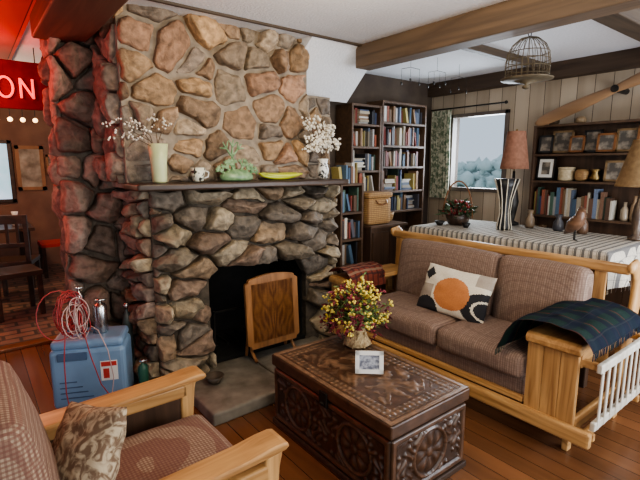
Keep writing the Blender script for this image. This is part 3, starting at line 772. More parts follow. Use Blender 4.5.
bm=bmesh.new(); n=60; g=[]
for j in range(21):
    z=1.16+j*.0505; row=[]
    for i in range(n+1):
        y=3.27+.26*i/n; row.append(bm.verts.new((4.46+.022*math.sin(i*.75)+.01*math.sin(j*.3),y,z)))
    g.append(row)
for j in range(20):
    for i in range(n): bm.faces.new((g[j][i],g[j][i+1],g[j+1][i+1],g[j+1][i])).smooth=True
fin('curtain',bm,mat('floral_curtain',(.50,.48,.37),(.12,.16,.10),.9,20,lo=.42,hi=.58,dist=1),None,label='green and cream floral curtain gathered beside window',cat='curtain',org=(4.47,3.3,2.15))
bm=bmesh.new(); tube(bm,[(4.46,2.62,2.185),(4.46,3.55,2.185)],.008,8); ball(bm,(4.46,2.60,2.185),.018,2); fin('curtain_rod',bm,IRON,None,label='thin dark iron curtain rod above the window',cat='curtain rod',org=(4.46,3,2.185))

# ------------------------------------------------------------ shelf unit on window wall
SX=4.37
T=thing('shelf_unit','dark open shelf unit against the plank wall','shelf unit',(4.45,1.65,0))
for Y in (1.0,2.22): B('side_panel',DARKZ,T,SX,4.54,Y,Y+.022,0,1.92,.002)
for z in (.7,1.05,1.38,1.63,1.90): B('shelf',SHW,T,SX,4.54,1.02,2.222,z,z+.02,.002)
B('back_panel',DARKZ,T,4.53,4.545,1.02,2.222,.1,1.90,0)
books(1.50,2.20,SX+.015,1.072,.27,'books on the shelf unit','X','shelf unit',80)
books(1.04,1.33,SX+.015,1.402,.2,'books on the shelf unit','X','shelf unit',81)
books(1.04,1.12,SX+.015,1.072,.22,'books on the shelf unit','X','shelf unit',84)
books(1.70,2.20,SX+.015,.722,.26,'books on the shelf unit','X','shelf unit',82)
GOLD=mat('gilt_frame',(.26,.17,.08),(.15,.09,.045),.45,20)
PORT=mat('sepia_print',(.34,.29,.23),(.08,.07,.06),.5,14,lo=.4,hi=.6)
RW=rz(-pi/2)@rx(-.12)
FX=SX+.055
for (y,z,w,h,mf,lb,dx) in ((2.12,1.515,.17,.21,BLACK,'black-framed portrait print leaning on a shelf',0),(2.13,1.743,.13,.165,BLACK,'small black-framed sepia print leaning on a shelf',-.02),(2.00,1.762,.19,.205,GOLD,'gilt-framed landscape print leaning on a shelf',.03),(1.85,1.735,.13,.15,WALN,'small brown-framed print leaning on a shelf',-.02),(1.74,1.758,.15,.20,BLACK,'tall black-framed sepia print leaning on a shelf',.03),(1.61,1.74,.15,.16,WALN,'small walnut-framed print on a shelf',-.02),(1.47,1.757,.17,.195,GOLD,'small gilt-framed sepia print on a shelf',.03),(1.52,1.495,.18,.18,GOLD,'small gilt-framed sepia picture on the shelf',0),(1.11,1.76,.15,.2,BLACK,'square black-framed sepia print on the shelf',0),(1.31,1.764,.16,.21,WALN,'brown-framed sepia print on the shelf',0)):
    F=thing('picture_frame',lb,'picture frame',(FX+dx,y,z-h/2)); frame(F,(FX+dx,y,z),w,h,RW,mf,PORT,.018,.014,WHITE if lb.startswith('black-framed portrait') else None,False)
    if lb.startswith('black-framed portrait'): obox('portrait',PORT,F,V(FX,y,z)+RW@V(0,-.006,0),(w*.45,.004,h*.55),RW,0)
bm=bmesh.new(); lathe(bm,[(.06,0),(.07,.01),(.07,.10),(.066,.105),(.073,.106),(.073,.125),(.0,.13)],(4.45,1.94,1.401),26); fin('round_box',bm,mat('straw',(.55,.46,.30),(.42,.33,.2),.8,40,bump=.3),None,smooth=True,label='round cream straw box on the shelf unit',cat='box',org=(4.45,1.94,1.40))
bm=bmesh.new(); rbox(bm,(4.45,1.80,1.456),(.06,.05,.052),.03,.003,cuts=6); fin('basket',bm,WK,None,smooth=True,label='small rounded wicker basket on the shelf unit',cat='basket',org=(4.45,1.80,1.40))
bm=bmesh.new(); lathe(bm,[(.04,0),(.05,.03),(.025,.08),(.045,.11),(.04,.11)],(4.455,1.69,1.401),20); fin('goblet',bm,BRASS,None,smooth=True,label='small brass goblet on the shelf unit',cat='goblet',org=(4.455,1.69,1.40))
for (y,c,h) in ((1.16,(.5,.1,.05),.15),(1.225,(.5,.38,.15),.2),(1.295,(.1,.22,.25),.13),(1.36,(.30,.20,.12),.22),(1.43,(.35,.28,.2),.16)):
    bm=bmesh.new(); lathe(bm,[(.028,0),(.032,h*.15),(.03,h*.6),(.012,h*.8),(.014,h)],(4.45,y,1.071),16); fin('bottle',bm,mat('glaze_%d'%int(y*100),c,None,.3),None,smooth=True,label='small glazed ceramic bottle on the shelf unit',cat='bottle',org=(4.45,y,1.07))
for (y,h,c,lb) in ((2.10,.09,(.12,.08,.05),'small dark clay pot on top of shelf unit'),(1.86,.06,(.35,.25,.15),'low tan dish on top of shelf unit'),(1.30,.12,(.10,.09,.09),'dark iron kettle on top of shelf unit')):
    bm=bmesh.new(); lathe(bm,[(.035,0),(.05,h*.3),(.045,h*.7),(.03,h)],(4.46,y,1.921),18); fin('pot',bm,mat('pot_%d'%int(y*100),c,None,.5),None,smooth=True,label=lb,cat='pot',org=(4.46,y,1.92))

# propeller
PX=4.32
P=thing('propeller','varnished wooden aircraft propeller mounted on the wall','propeller',(PX,1.55,2.17))
bm=bmesh.new(); dirv=V(0,.59,-.215).normalized(); per=V(0,.215,.59).normalized(); N=56; rings=[]
for i in range(N+1):
    s=-1+2*i/N; a=abs(s); w=(.030+.026*math.sin(min(1,a*1.02)**.9*pi*.80))
    if a>.84: w*=math.sqrt(max(0.03,1-((a-.84)/.16)**2))
    th=.020*(1-a)**1.3+.005
    c=V(PX,1.55,2.17)+dirv*(s*.70); ring=[]
    for k in range(16):
        t=2*pi*k/16; x=math.cos(t)*w; y=math.sin(t)*th
        ring.append(bm.verts.new(c+per*x+V(1,0,0)*y))
    rings.append(ring)
for a,b_ in zip(rings,rings[1:]):
    for k in range(16): bm.faces.new((a[k],a[(k+1)%16],b_[(k+1)%16],b_[k]))
bm.faces.new(rings[0]); bm.faces.new(rings[-1][::-1])
fin('blades',bm,wood('propeller_wood',(.33,.20,.11),(.22,.125,.065),'Y',.3,5),P,smooth=True)
for nm,xa,xb,rr,mm in (('hub_plate',PX-.032,PX-.02,.030,IRON),('wall_mount',PX+.01,4.548,.026,IRON)):
    bm=bmesh.new(); t=bmesh.new(); bmesh.ops.create_cone(t,segments=24,radius1=rr,radius2=rr,depth=xb-xa,cap_ends=True)
    for v in t.verts: v.co=V((xa+xb)/2+v.co.z,1.55+v.co.x,2.17+v.co.y)
    merge(bm,t); fin(nm,bm,mm,P)

def lamp(loc,prof,shade,mb,ms,label):
    L=thing('table_lamp',label,'lamp',loc); x,y,z=loc
    bm=bmesh.new(); lathe(bm,prof,loc,24); fin('lamp_base',bm,mb,L,smooth=True)
    bm=bmesh.new(); tube(bm,[(x,y,z+prof[-1][1]),(x,y,z+shade[-1][1]-.02)],.006,8); fin('pole',bm,BRASS,L,smooth=True)
    bm=bmesh.new(); pr=shade; c=Vector(loc); rings=[]
    for r,zz in pr: rings.append([bm.verts.new(c+V(r*math.cos(2*pi*k/32),r*math.sin(2*pi*k/32),zz)) for k in range(32)])
    for a,b_ in zip(rings,rings[1:]):
        for k in range(32): bm.faces.new((a[k],a[(k+1)%32],b_[(k+1)%32],b_[k]))
    bmesh.ops.solidify(bm,geom=bm.faces[:],thickness=.003)
    fin('lamp_shade',bm,ms,L,smooth=True)
    bm=bmesh.new(); zt=shade[-1][1]-.01; tube(bm,[(x-shade[-1][0],y,z+zt),(x+shade[-1][0],y,z+zt)],.003,6); ball(bm,(x,y,z+zt+.02),.012,1); fin('finial',bm,BRASS,L)
lamp((4.02,2.22,.991),[(.07,0),(.075,.02),(.03,.04),(.045,.12),(.06,.22),(.04,.33),(.015,.40),(.012,.50)],[(.125,.52),(.120,.57),(.10,.70),(.082,.83),(.078,.86)],IRON,mat('salmon_shade',(.58,.31,.21),(.46,.23,.15),.8,30),'table lamp with tall salmon bell shade on the table')
lamp((3.92,1.17,.991),[(.05,0),(.055,.02),(.025,.04),(.035,.12),(.04,.18),(.03,.26),(.014,.30),(.012,.38)],[(.17,.40),(.165,.42),(.085,.72),(.083,.74)],mat('dark_lamp_base',(.12,.08,.05),(.06,.04,.03),.3,8),mat('tan_shade',(.50,.35,.19),(.38,.25,.13),.8,30),'table lamp with wide tan cone shade at table end')

bm=bmesh.new()
pr=[(.055,0),(.06,.02),(.04,.14),(.05,.26),(.078,.37),(.10,.44),(.095,.44)]
lathe(bm,pr,(3.66,2.08,.992),24,mi=0)
for k in range(10):
    t=2*pi*k/10; tube(bm,[(3.66+(r+.003)*math.cos(t),2.08+(r+.003)*math.sin(t),.992+z) for r,z in pr[:-1]],.005,5,mi=1)
fin('vase',bm,[BLACK,PAPER],None,smooth=True,label='tall flared black vase with pale vertical stripes',cat='vase',org=(3.66,2.08,.99))

Bd=thing('bird_figurine','carved brown wooden bird standing on the striped cloth','bird figurine',(3.55,1.45,.99))
bm=bmesh.new(); bx,by_,bz=3.55,1.45,.992
sp=[(.13,.03),(.10,.045),(.06,.07),(.02,.10),(-.02,.125),(-.045,.155),(-.055,.185),(-.062,.205),(-.085,.205),(-.105,.20)]
tube(bm,[(bx+.55*s,by_+.8*s,bz+z*1.15) for s,z in sp],[.008,.018,.038,.052,.052,.038,.028,.026,.014,.003],14)
fin('body',bm,wood('bird_wood',(.22,.12,.07),(.10,.05,.03),'Y',.4),Bd,smooth=True)
for s in (-1,1):
    bm=bmesh.new(); tube(bm,[(bx+s*.012,by_+s*.008,bz+.09),(bx+s*.014,by_+s*.01,bz)],.004,6); tube(bm,[(bx+s*.014,by_+s*.01,bz+.003),(bx+s*.014-.02,by_+s*.01-.028,bz+.003)],.003,5); fin('leg',bm,IRON,Bd)

Pt=thing('flower_basket','dark basket of red and green foliage on the table','flower basket',(3.62,2.53,.99))
bm=bmesh.new(); lathe(bm,[(.07,0),(.09,.02),(.11,.09),(.10,.10),(.085,.08)],(3.62,2.53,.992),22); fin('bowl',bm,DARK,Pt,smooth=True)
bm=bmesh.new(); tube(bm,[(3.62+.11*.62*math.cos(t),2.53-.11*.8*math.cos(t)*1.3,1.06+.34*math.sin(t)) for t in [pi*i/16 for i in range(17)]],.007,6); fin('handle',bm,WALN,Pt,smooth=True)
bl=bmesh.new(); br=bmesh.new()
for i in range(190):
    th=U(0,2*pi); r=U(0,.13); p=V(3.62+r*math.cos(th),2.53+r*math.sin(th),1.08+U(0,.14)*(1-r*4))
    if i%3: leaf(bl,p,(math.cos(th),math.sin(th),U(-.3,1)),U(.05,.10),.016)
    else: ball(br,p+V(0,0,.02),U(.01,.018),1,jit=.2)
fin('leaves',bl,mat('dark_leaf',(.06,.09,.04),(.03,.05,.02),.6,30),Pt,stuff=True); fin('berries',br,mat('berry_red',(.30,.04,.04),(.16,.02,.02),.5,30),Pt,stuff=True)
for (x,y,r,lb) in ((3.45,2.6,.05,'small dark pewter dish on the striped cloth'),(3.5,2.35,.04,'small dark pewter cup on the striped cloth')):
    bm=bmesh.new(); lathe(bm,[(r*.5,0),(r*.6,.01),(r,.04),(r*.9,.04),(r*.4,.012)],(x,y,.993),20); fin('dish',bm,IRON,None,smooth=True,label=lb,cat='dish',org=(x,y,.993))
for (x,y,h,c,lb) in ((3.88,2.62,.20,(.10,.07,.05),'dark wooden candlestick standing on the table'),(3.95,2.0,.16,(.20,.14,.09),'brown ceramic jar standing on the table'),(3.95,1.75,.14,(.06,.06,.07),'small black ceramic jar on the table'),(3.93,1.55,.17,(.14,.08,.05),'dark brown wooden canister on the table')):
    bm=bmesh.new(); lathe(bm,[(.035,0),(.045,h*.15),(.04,h*.5),(.02,h*.75),(.03,h),(.02,h)],(x,y,.993),20); fin('jar',bm,mat('jar_%d'%int(y*100),c,None,.35),None,smooth=True,label=lb,cat='jar',org=(x,y,.993))

# ------------------------------------------------------------ birdcage and mobiles
Cg=thing('birdcage','dull dark metal dome wire birdcage hanging from ceiling','birdcage',(2.88,1.55,2.5))
cx,cy,dz=2.88,1.55,-.035
CW=mat('dull_dark_wire',(.15,.12,.075),(.09,.07,.045),.6,20,metal=.3)
bm=bmesh.new(); lathe(bm,[(.008,2.06+dz),(.022,2.068+dz),(.024,2.078+dz),(.008,2.09+dz),(.10,2.112+dz),(.155,2.118+dz),(.158,2.124+dz),(.150,2.126+dz),(.11,2.122+dz)],(cx,cy,0),28); fin('tray',bm,CW,Cg,smooth=True)
bm=bmesh.new()
for k in range(24):
    t=2*pi*k/24; tube(bm,[(cx+r*math.cos(t),cy+r*math.sin(t),z+dz) for r,z in ((.128,2.120),(.131,2.22),(.122,2.28),(.10,2.325),(.055,2.365),(.0,2.38))],.0020,4)
for z,r in ((2.145,.131),(2.19,.132),(2.235,.131),(2.28,.123)): tube(bm,[(cx+r*math.cos(2*pi*k/24),cy+r*math.sin(2*pi*k/24),z+dz) for k in range(24)],.0025,4,closed=True)
fin('wire_cage',bm,CW,Cg)
bm=bmesh.new(); tube(bm,[(cx+.02*math.cos(2*pi*k/16),cy,2.398+dz+.02*math.sin(2*pi*k/16)) for k in range(16)],.003,5,closed=True); tube(bm,[(cx,cy,2.415+dz),(cx,cy,2.5)],.002,5); fin('hanging_ring',bm,IRON,Cg)
for (x,y,n_,lb) in ((3.15,2.75,3,'small dangling wire mobile hung from the ceiling'),(3.45,2.7,4,'string of tiny ornaments hung from the ceiling'),(3.85,2.75,3,'little metal wind chime hung from the ceiling')):
    W=thing('hanging_mobile',lb,'mobile',(x,y,2.5))
    bm=bmesh.new(); tube(bm,[(x,y,2.5),(x,y,2.38)],.0012,4); tube(bm,[(x-.07,y+.04,2.37),(x,y,2.385),(x+.07,y-.04,2.37)],.002,5); 
    for i in range(n_):
        q=-1+2*i/(n_-1); tube(bm,[(x+.07*q,y-.04*q,2.373),(x+.07*q,y-.04*q,2.26+.03*(i%2))],.001,4)
    fin('wires',bm,IRON,W)
    for i in range(n_):
        q=-1+2*i/(n_-1); bm=bmesh.new(); ball(bm,(x+.07*q,y-.04*q,2.25+.03*(i%2)),.014,1,(1,.5,1.2)); fin('ornament',bm,IRON,W)

# ------------------------------------------------------------ mantel items
mz=1.441; MY=2.83
Vs=thing('vase','tall tapered pale green vase with blossom branches on mantel','vase',(.95,MY,mz))
bm=bmesh.new(); lathe(bm,[(.040,0),(.044,.01),(.048,.12),(.060,.235),(.056,.235),(.04,.12)],(.95,MY,mz),20); fin('vase_body',bm,mat('celadon',(.60,.64,.38),(.50,.55,.30),.3,8),Vs,smooth=True)
def branches(parent,c,z,dirs,mb,mf,bs_=.012,nb_=10,spread=.03):
    b1=bmesh.new(); b2=bmesh.new(); c=Vector(c)
    for d in dirs:
        p=Vector((c.x,c.y,z)); d=Vector(d); pts=[p]
        for i in range(1,7): pts.append(p+d*(i/6)+V(0,0,.05*math.sin(i/6*pi))+V(U(-.008,.008),U(-.008,.008),U(-.008,.008)))
        tube(b1,pts,[.003-.0003*i for i in range(7)],5)
        for i in range(nb_):
            k=U(.35,1)*6; i0=int(min(5,k)); q=pts[i0].lerp(pts[i0+1],k-i0)
            e=q+V(U(-1,1),U(-1,.5),U(-.5,1))*spread; tube(b1,[q,e],.001,3); ball(b2,e,bs_*U(.6,1.1),1,(1,1,1.1),jit=.2)
            if R()<.4: leaf(b2,e,(U(-1,1),U(-1,0),R()),.025,.006)
    fin('branches',b1,mb,parent); fin('blossoms',b2,mf,parent,stuff=True)
BRK=mat('twig_brown',(.14,.09,.05),(.08,.05,.03),.8,30)
branches(Vs,(.95,MY,0),mz+.2,[(-.34,-.12,.11),(-.27,-.06,.16),(-.36,-.15,.04),(-.02,0,.19),(.08,-.02,.16),(-.16,-.08,.12)],BRK,CRM,.0075,12)
Vs=thing('vase','white vase painted with black leaves holding white blossoms','vase',(2.24,MY,mz))
bm=bmesh.new(); lathe(bm,[(.03,0),(.038,.01),(.046,.07),(.032,.12),(.044,.155),(.040,.155)],(2.24,MY,mz),20)
fin('vase_body',bm,mat('black_leaf_glaze',(.75,.74,.68),(.03,.03,.03),.3,24,lo=.43,hi=.47,dist=1.5),Vs,smooth=True)
dd=[(math.cos(t)*r*.9-.03,-abs(math.sin(t)*r*.4),h) for t,r,h in [(U(0,6.28),U(.06,.27),U(.10,.36)) for _ in range(22)]]
branches(Vs,(2.24,MY,0),mz+.12,dd,BRK,CRM,.012,17,.035)
Cp=thing('cup','small white cup with black painted motif on mantel','cup',(1.20,MY,mz))
bm=bmesh.new(); lathe(bm,[(.028,0),(.034,.005),(.050,.09),(.047,.09),(.03,.01)],(1.20,MY,mz),20); fin('cup_body',bm,mat('motif_glaze',(.70,.70,.58),(.03,.03,.03),.3,16,lo=.42,hi=.46,dist=2),Cp,smooth=True)
bm=bmesh.new(); tube(bm,[(1.245,MY,mz+.07),(1.275,MY,mz+.06),(1.27,MY,mz+.03),(1.235,MY,mz+.02)],.005,6); fin('handle',bm,WHITE,Cp,smooth=True)
Go=thing('ceramic_ornament','pale green branching coral-shaped ceramic ornament on mantel','ornament',(1.48,MY,mz))
GG=mat('green_glaze',(.27,.40,.22),(.10,.20,.09),.3,25,bump=.3)
bm=bmesh.new(); lathe(bm,[(.10,0),(.122,.01),(.125,.035),(.095,.06),(.05,.08),(.03,.08)],(1.48,MY,mz),24,sy=.5); fin('dish',bm,GG,Go,smooth=True)
bm=bmesh.new()
def coral(p,d,l,r,dep):
    e=p+d*l; m_=(p+e)/2+V(U(-.2,.2),U(-.1,.1),0)*l*.3; tube(bm,[p,m_,e],[r,r*.85,r*.6],7); ball(bm,e,r*.75,1)
    if dep:
        for a in (-.7,.1,.75):
            dd_=(ry(a+U(-.2,.2))@d).normalized(); dd_.y*=.5; coral(e,dd_,l*.72,r*.7,dep-1)
for a,x,z_ in ((-.75,-.08,.03),(-.2,-.03,.06),(.3,.03,.06),(.8,.08,.03),(-.5,-.05,.05),(.5,.06,.04)): coral(V(1.48+x,MY-.01,mz+z_),V(math.sin(a),0,math.cos(a)),.042,.013,2)
coral(V(1.46,MY,mz+.075),V(-.12,0,1),.09,.013,2)
fin('coral_branches',bm,GG,Go,smooth=True)
bm=bmesh.new()
for off,zz in ((0,0),(.03,.010),(-.012,.014)):
    tube(bm,[(1.84+off+t*.165,MY+zz*.6-off*.3,mz+.018+zz+.014*t*t*1.0) for t in [-1,-.7,-.35,0,.35,.7,1]],[.005,.014,.018,.018,.018,.013,.006],10)
fin('ceramic_banana',bm,mat('yellow_glaze',(.55,.57,.05),(.38,.44,.05),.3,8),None,smooth=True,label='bright yellow banana-shaped ceramic dish on mantel',cat='dish',org=(1.82,MY,mz))

# ------------------------------------------------------------ oxygen equipment
O=thing('oxygen_concentrator','pale blue medical oxygen concentrator on floor by stone wall','oxygen concentrator',(.545,3.10,0))
BLU=mat('blue_plastic',(.20,.31,.46),(.17,.27,.40),.4,5); BLD=mat('dark_blue_plastic',(.08,.13,.22),(.06,.10,.17),.4,5)
Ro=rz(.42)
cc=V(.54,3.10,0)
def ob(name,m,dx0,dx1,dy0,dy1,z0,z1,bev=.01,par=O,**k):
    c=V((dx0+dx1)/2,(dy0+dy1)/2,(z0+z1)/2); cw=cc+Ro.inverted()@V(c.x,c.y,0); cw.z=c.z
    s=(dx1-dx0,dy1-dy0,z1-z0); bm=bmesh.new(); bbox(bm,cw.x-s[0]/2,cw.x+s[0]/2,cw.y-s[1]/2,cw.y+s[1]/2,cw.z-s[2]/2,cw.z+s[2]/2,bev,Ro.inverted(),seg=3); return fin(name,bm,m,par,smooth=False,**k)
ob('housing',BLU,-.22,.22,-.13,.13,.03,.42,.03); ob('top_housing',BLU,-.21,.21,-.125,.125,.415,.475,.025)
ob('control_panel',BLD,-.17,.0,-.138,-.122,.35,.40,.004); ob('sticker',WHITE,.07,.17,-.1325,-.128,.20,.33,.001)
for i in range(4): ob('vent',BLD,-.17,.02-.03*i,-.133,-.128,.10+i*.035,.108+i*.035,.002)
REDPR=mat('red_print',(.6,.06,.05),None,.5)
ob('sticker_band',REDPR,.075,.165,-.1335,-.1315,.295,.325,.0005); ob('sticker_band',REDPR,.085,.12,-.1335,-.1315,.215,.28,.0005)
for sx in (-.17,.17):
    for sy in (-.08,.08): ob('caster',BLACK,sx-.02,sx+.02,sy-.02,sy+.02,0,.035,.01)
bm=bmesh.new(); h1=cc+Ro.inverted()@V(-.14,0,0); h2=cc+Ro.inverted()@V(.02,0,0)
tube(bm,[(h1.x,h1.y,.47),(h1.x,h1.y,.505),(h2.x,h2.y,.505),(h2.x,h2.y,.47)],.010,8); fin('handle',bm,BLD,O,smooth=True)
def bottle(c,r,h,mb,label,name='oxygen_cylinder',z=0):
    T=thing(name,label,'oxygen cylinder',(c[0],c[1],z))
    bm=bmesh.new(); lathe(bm,[(r*.9,0),(r,.01),(r,h*.78),(r*.75,h*.86),(r*.3,h*.90),(r*.28,h*.94)],(c[0],c[1],z),22); fin('cylinder_body',bm,mb,T,smooth=True)
    bm=bmesh.new(); lathe(bm,[(r*.35,h*.93),(r*.4,h*.95),(r*.4,h),(r*.2,h)],(c[0],c[1],z),14); tube(bm,[(c[0]-r*.6,c[1],z+h*.97),(c[0]+r*.9,c[1]-r*.3,z+h*.97)],r*.16,8); fin('valve',bm,STEEL,T,smooth=True)
GT=mat('tank_green',(.03,.12,.08),(.02,.08,.05),.35,5)
bottle((.795,3.22),.033,.60,mat('tank_dark',(.05,.07,.07),(.03,.04,.04),.4,5),'tall slim dark oxygen cylinder beside the blue concentrator')
bottle((.80,2.93),.033,.28,GT,'small green oxygen cylinder near the hearth',z=0)
bottle((.60,3.08),.042,.22,STEEL,'silver bottle on top of the blue concentrator',z=.476)
bottle((.50,3.17),.032,.30,STEEL,'slim silver canister on top of the blue concentrator',z=.476)
def coil(name,c,r,n,m,label,seed,end):
    rg=random.Random(seed); bm=bmesh.new(); pts=[]
    N=n*16; a0=rg.uniform(0,3)
    for i in range(N):
        t=2*pi*i/16*(1+.15*math.sin(i*.05)); k=i/N
        cxx=c[0]+.04*noise.noise(V(k*5,seed,0))*2.0; czz=c[2]+.055*noise.noise(V(k*6,seed,4))*2.0
        rr=r*(.50+.60*abs(noise.noise(V(k*9,seed,8))*1.6+.3)); pl=a0+3.2*noise.noise(V(k*4,seed,2))
        x=rr*math.cos(t); zq=rr*math.sin(t)
        pts.append(V(cxx+x*math.cos(pl*.5)*.9,c[1]+x*math.sin(pl*.5)*.5+zq*.2,max(.495,czz+zq*1.1)))
    pts+= [V(*e) for e in end]
    pts=[pts[0]]+[(pts[i-1]+2*pts[i]+pts[i+1])/4 for i in range(1,len(pts)-1)]+[pts[-1]]
    tube(bm,pts,.0034,6); fin(name,bm,m,None,smooth=True,label=label,cat='hose',org=c)
RH=mat('red_hose',(.42,.05,.05),(.3,.03,.03),.4,5)
coil('hose',(.41,3.00,.65),.125,11,RH,'tangled red rubber tubing heaped on the concentrator',1.3,[(.45,2.93,.60),(.50,2.90,.40),(.52,2.89,.2),(.6,2.87,.03),(.7,2.85,.01)])
coil('hose',(.46,3.00,.61),.10,10,RH,'tangled red rubber tubing heaped on the concentrator',5.7,[(.35,2.93,.60),(.36,2.92,.40),(.34,2.90,.2),(.34,2.87,.03),(.4,2.8,.01)])
coil('hose',(.43,2.96,.63),.115,8,mat('clear_hose',(.55,.40,.37),(.42,.28,.26),.3,5),'tangled pale clear tubing heaped on the concentrator',2.5,[(.54,2.90,.60),(.60,2.90,.40),(.62,2.89,.25),(.60,2.87,.03),(.5,2.85,.01)])

# ------------------------------------------------------------ back room
N_=thing('neon_sign','glowing red neon sign reading ON hung in opening','neon sign',(.39,4.5,2.2))
NEO=bpy.data.materials.new('neon_red'); NEO.use_nodes=True; bb=NEO.node_tree.nodes['Principled BSDF']; bb.inputs['Base Color'].default_value=(.9,.05,.05,1); bb.inputs['Emission Color'].default_value=(1,.12,.10,1); bb.inputs['Emission Strength'].default_value=1.7
B('sign_board',mat('sign_board',(.16,.008,.006),(.11,.006,.005),.95),N_,-.25,.66,4.53,4.55,2.00,2.38,.004)  # dark red board colour imitates the neon light falling on it
NZ=-.02
bm=bmesh.new(); tube(bm,[(.325+.052*math.cos(2*pi*k/28),4.51,2.185+NZ+.078*math.sin(2*pi*k/28)) for k in range(28)],.0095,8,closed=True); fin('letter',bm,NEO,N_,smooth=True)
bm=bmesh.new(); tube(bm,[(.43,4.51,2.107+NZ),(.43,4.51,2.263+NZ)],.0095,8); tube(bm,[(.43,4.51,2.26+NZ),(.515,4.51,2.11+NZ)],.0095,8); tube(bm,[(.515,4.51,2.107+NZ),(.515,4.51,2.263+NZ)],.0095,8); fin('letter',bm,NEO,N_,smooth=True)
bm=bmesh.new(); tube(bm,[(.215,4.51,2.107+NZ),(.215,4.51,2.263+NZ)],.0095,8); fin('letter',bm,NEO,N_,smooth=True)
for x in (-.1,.55):
    bm=bmesh.new(); tube(bm,[(x,4.545,2.37),(x,4.545,2.5)],.004,5); fin('hanging_rod',bm,IRON,N_)
bm=bmesh.new(); 
for (a,b_,c,d) in ((-.1,.57,1.0,1.05),(-.1,.57,1.85,1.9),(.52,.57,1.0,1.9),(-.1,-.05,1.0,1.9)): bbox(bm,a,b_,8.04,8.1,c,d,.004)
fin('window_2',bm,DARK,struct=True)
B('window_3',mat('bright_glass',(.55,.75,.95),(.35,.6,.7),.3,3,emit=.9),None,-.05,.52,8.07,8.09,1.05,1.85,0,struct=True)
FBR=mat('frame_brown',(.34,.17,.08),None,.5)
F=thing('picture_frame','brown framed wall picture in the back room','picture frame',(.82,8.07,1.3)); frame(F,(.79,8.08,1.50),.36,.66,rz(0),FBR,mat('tan_print',(.46,.40,.31),(.18,.14,.10),.6,6),.05,.02,None,False)
F=thing('picture_frame','small brown framed picture on back room wall','picture frame',(1.05,8.07,1.3)); frame(F,(1.09,8.08,1.55),.18,.3,rz(0),FBR,PORT,.03,.02,None,False)
GLOW=mat('bulb_glow',(1,.72,.38),(1,.68,.34),.4,5,emit=4)
for i,x in enumerate((.22,.34,.46,.58,.70)):
    T=thing('pendant_light','small glowing amber pendant light in back room','pendant light',(x,6.2,2.5)); bm=bmesh.new(); tube(bm,[(x,6.2,2.5),(x,6.2,2.09)],.004,5); fin('cord',bm,IRON,T)
    bm=bmesh.new(); ball(bm,(x,6.2,2.05),.026,2); fin('bulb',bm,GLOW,T)
def dchair(x,y,rot,label,seatm=DARK):
    T=thing('dining_chair',label,'chair',(x,y,0)); Rq=rz(rot)
    def bx(nm,c,s,m=DARK):
        cw=V(x,y,0)+Rq@V(c[0],c[1],c[2]); bm=bmesh.new(); bbox(bm,cw.x-s[0]/2,cw.x+s[0]/2,cw.y-s[1]/2,cw.y+s[1]/2,cw.z-s[2]/2,cw.z+s[2]/2,.005,Rq); fin(nm,bm,m,T)
    bx('seat',(0,0,.45),(.42,.42,.05),seatm)
    for a in (-.18,.18): bx('leg',(a,-.18,.21),(.045,.045,.43)); bx('leg',(a,.19,.50),(.045,.04,1.0))
    bx('top_rail',(0,.19,.95),(.36,.03,.10)); bx('top_rail',(0,.19,.66),(.36,.025,.05))
    for a in (-.10,0,.10): bx('back_slat',(a,.19,.80),(.03,.02,.25))
dchair(.36,6.2,pi*.9,'dark wooden dining chair on the brick floor')
dchair(.93,7.3,-pi/2,'dark wooden dining chair with red seat pad',mat('red_pad',(.45,.05,.04),None,.7))
dchair(.30,5.55,pi*.55,'dark wooden dining chair beside the doorway')
T=thing('dining_table','dark wooden dining table in the back room','table',(.15,7.1,0))
B('table_top',DARK,T,-.6,.62,6.55,7.6,.74,.78,.006)
for X in (-.5,.50):
    for Y in (6.6,7.46): B('leg',DARKZ,T,X,X+.07,Y,Y+.07,0,.74,.005)
bm=bmesh.new(); lathe(bm,[(.04,0),(.05,.05),(.03,.14),(.04,.18)],(.45,6.9,.781),16); fin('jug',bm,WHITE,None,smooth=True,label='white jug standing on the dining table',cat='jug',org=(.45,6.9,.78))

# outside, seen through window
FOL=mat('outdoor_foliage',(.66,.76,.74),(.56,.67,.66),.8,2)  # foliage colour paled to look washed out by bright daylight
bm=bmesh.new()
for i in range(900): ball(bm,(U(16,18),U(6,16),U(-.4,.8)+.9*abs(math.sin(i*.37))),U(.12,.3),1,jit=.4)
fin('hedge',bm,FOL,None,label='soft hedge of shrubs in washed-out green outside the window',cat='hedge',org=(17,11,-.4),stuff=True)
B('ground',mat('outdoor_ground',(.55,.60,.54),(.46,.52,.45),.9,3),None,4.9,40,-5,40,-.5,-.4,0,struct=True)

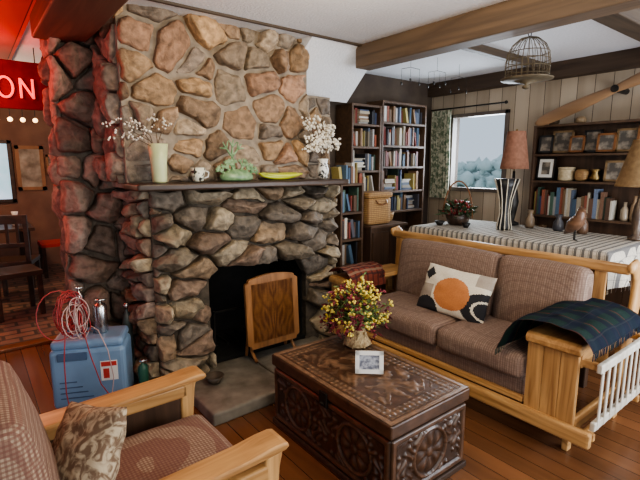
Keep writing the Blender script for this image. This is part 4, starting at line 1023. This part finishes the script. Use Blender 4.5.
# ------------------------------------------------------------ lights
def area(name,loc,tgt,size,energy,col):
    l=bpy.data.lights.new(name,'AREA'); l.shape='RECTANGLE'; l.size=size[0]; l.size_y=size[1]; l.energy=energy; l.color=col
    o=bpy.data.objects.new(name,l); o.location=loc; o.rotation_euler=(Vector(tgt)-Vector(loc)).to_track_quat('-Z','Y').to_euler(); COL.objects.link(o); return o
def point(name,loc,e,col,r=.1):
    l=bpy.data.lights.new(name,'POINT'); l.energy=e; l.color=col; l.shadow_soft_size=r; o=bpy.data.objects.new(name,l); o.location=loc; COL.objects.link(o)
area('daylight_behind',(.8,-1.9,1.9),(1.9,2.6,1.0),(2.4,1.4),66,(1,.92,.80))
area('daylight_side',(4.2,-1.4,1.6),(3.0,2.2,1.4),(1.6,1.3),60,(.92,.95,1))
area('window_daylight',(4.9,2.96,1.7),(2.5,2.4,1.3),(.6,.75),40,(.80,.90,1))
area('ceiling_bounce_fill',(3.1,-.6,.9),(3.3,1.9,2.5),(.8,.8),42,(.88,.93,1))  # added fill aimed up to brighten the ceiling, no lamp stands there
point('warm_fill',(1.35,1.5,2.25),34,(1,.80,.52),.15)  # added warm fill near the fireplace, not a fitted lamp
point('neon_glow',(.0,4.1,2.2),26,(1,.08,.05),.1)
point('neon_spill',(.12,3.25,2.1),6,(1,.09,.05),.08)
point('neon_spill_low',(.15,3.35,1.2),3,(1,.10,.06),.1)
point('back_room_fill',(0,6.0,2.1),60,(1,.66,.42),.1)  # added fill to brighten the back room
point('back_room_fill_2',(-.5,5.0,1.7),24,(1,.66,.46),.1)  # second added fill, lifts the brick floor
w=bpy.data.worlds.new('World'); bpy.context.scene.world=w; w.use_nodes=True
w.node_tree.nodes['Background'].inputs[0].default_value=(.72,.85,1,1); w.node_tree.nodes['Background'].inputs[1].default_value=.82
try: bpy.context.scene.view_settings.look='AgX - Medium High Contrast'
except Exception as e: print(e)

# ------------------------------------------------------------ camera
cam=bpy.data.cameras.new('camera'); cam.sensor_width=36; cam.lens=450/640*36; cam.clip_start=.05
co=bpy.data.objects.new('camera',cam); co.location=(0,0,1.55); co.rotation_euler=(math.radians(80.5),0,math.radians(-38)); COL.objects.link(co)
bpy.context.scene.camera=co
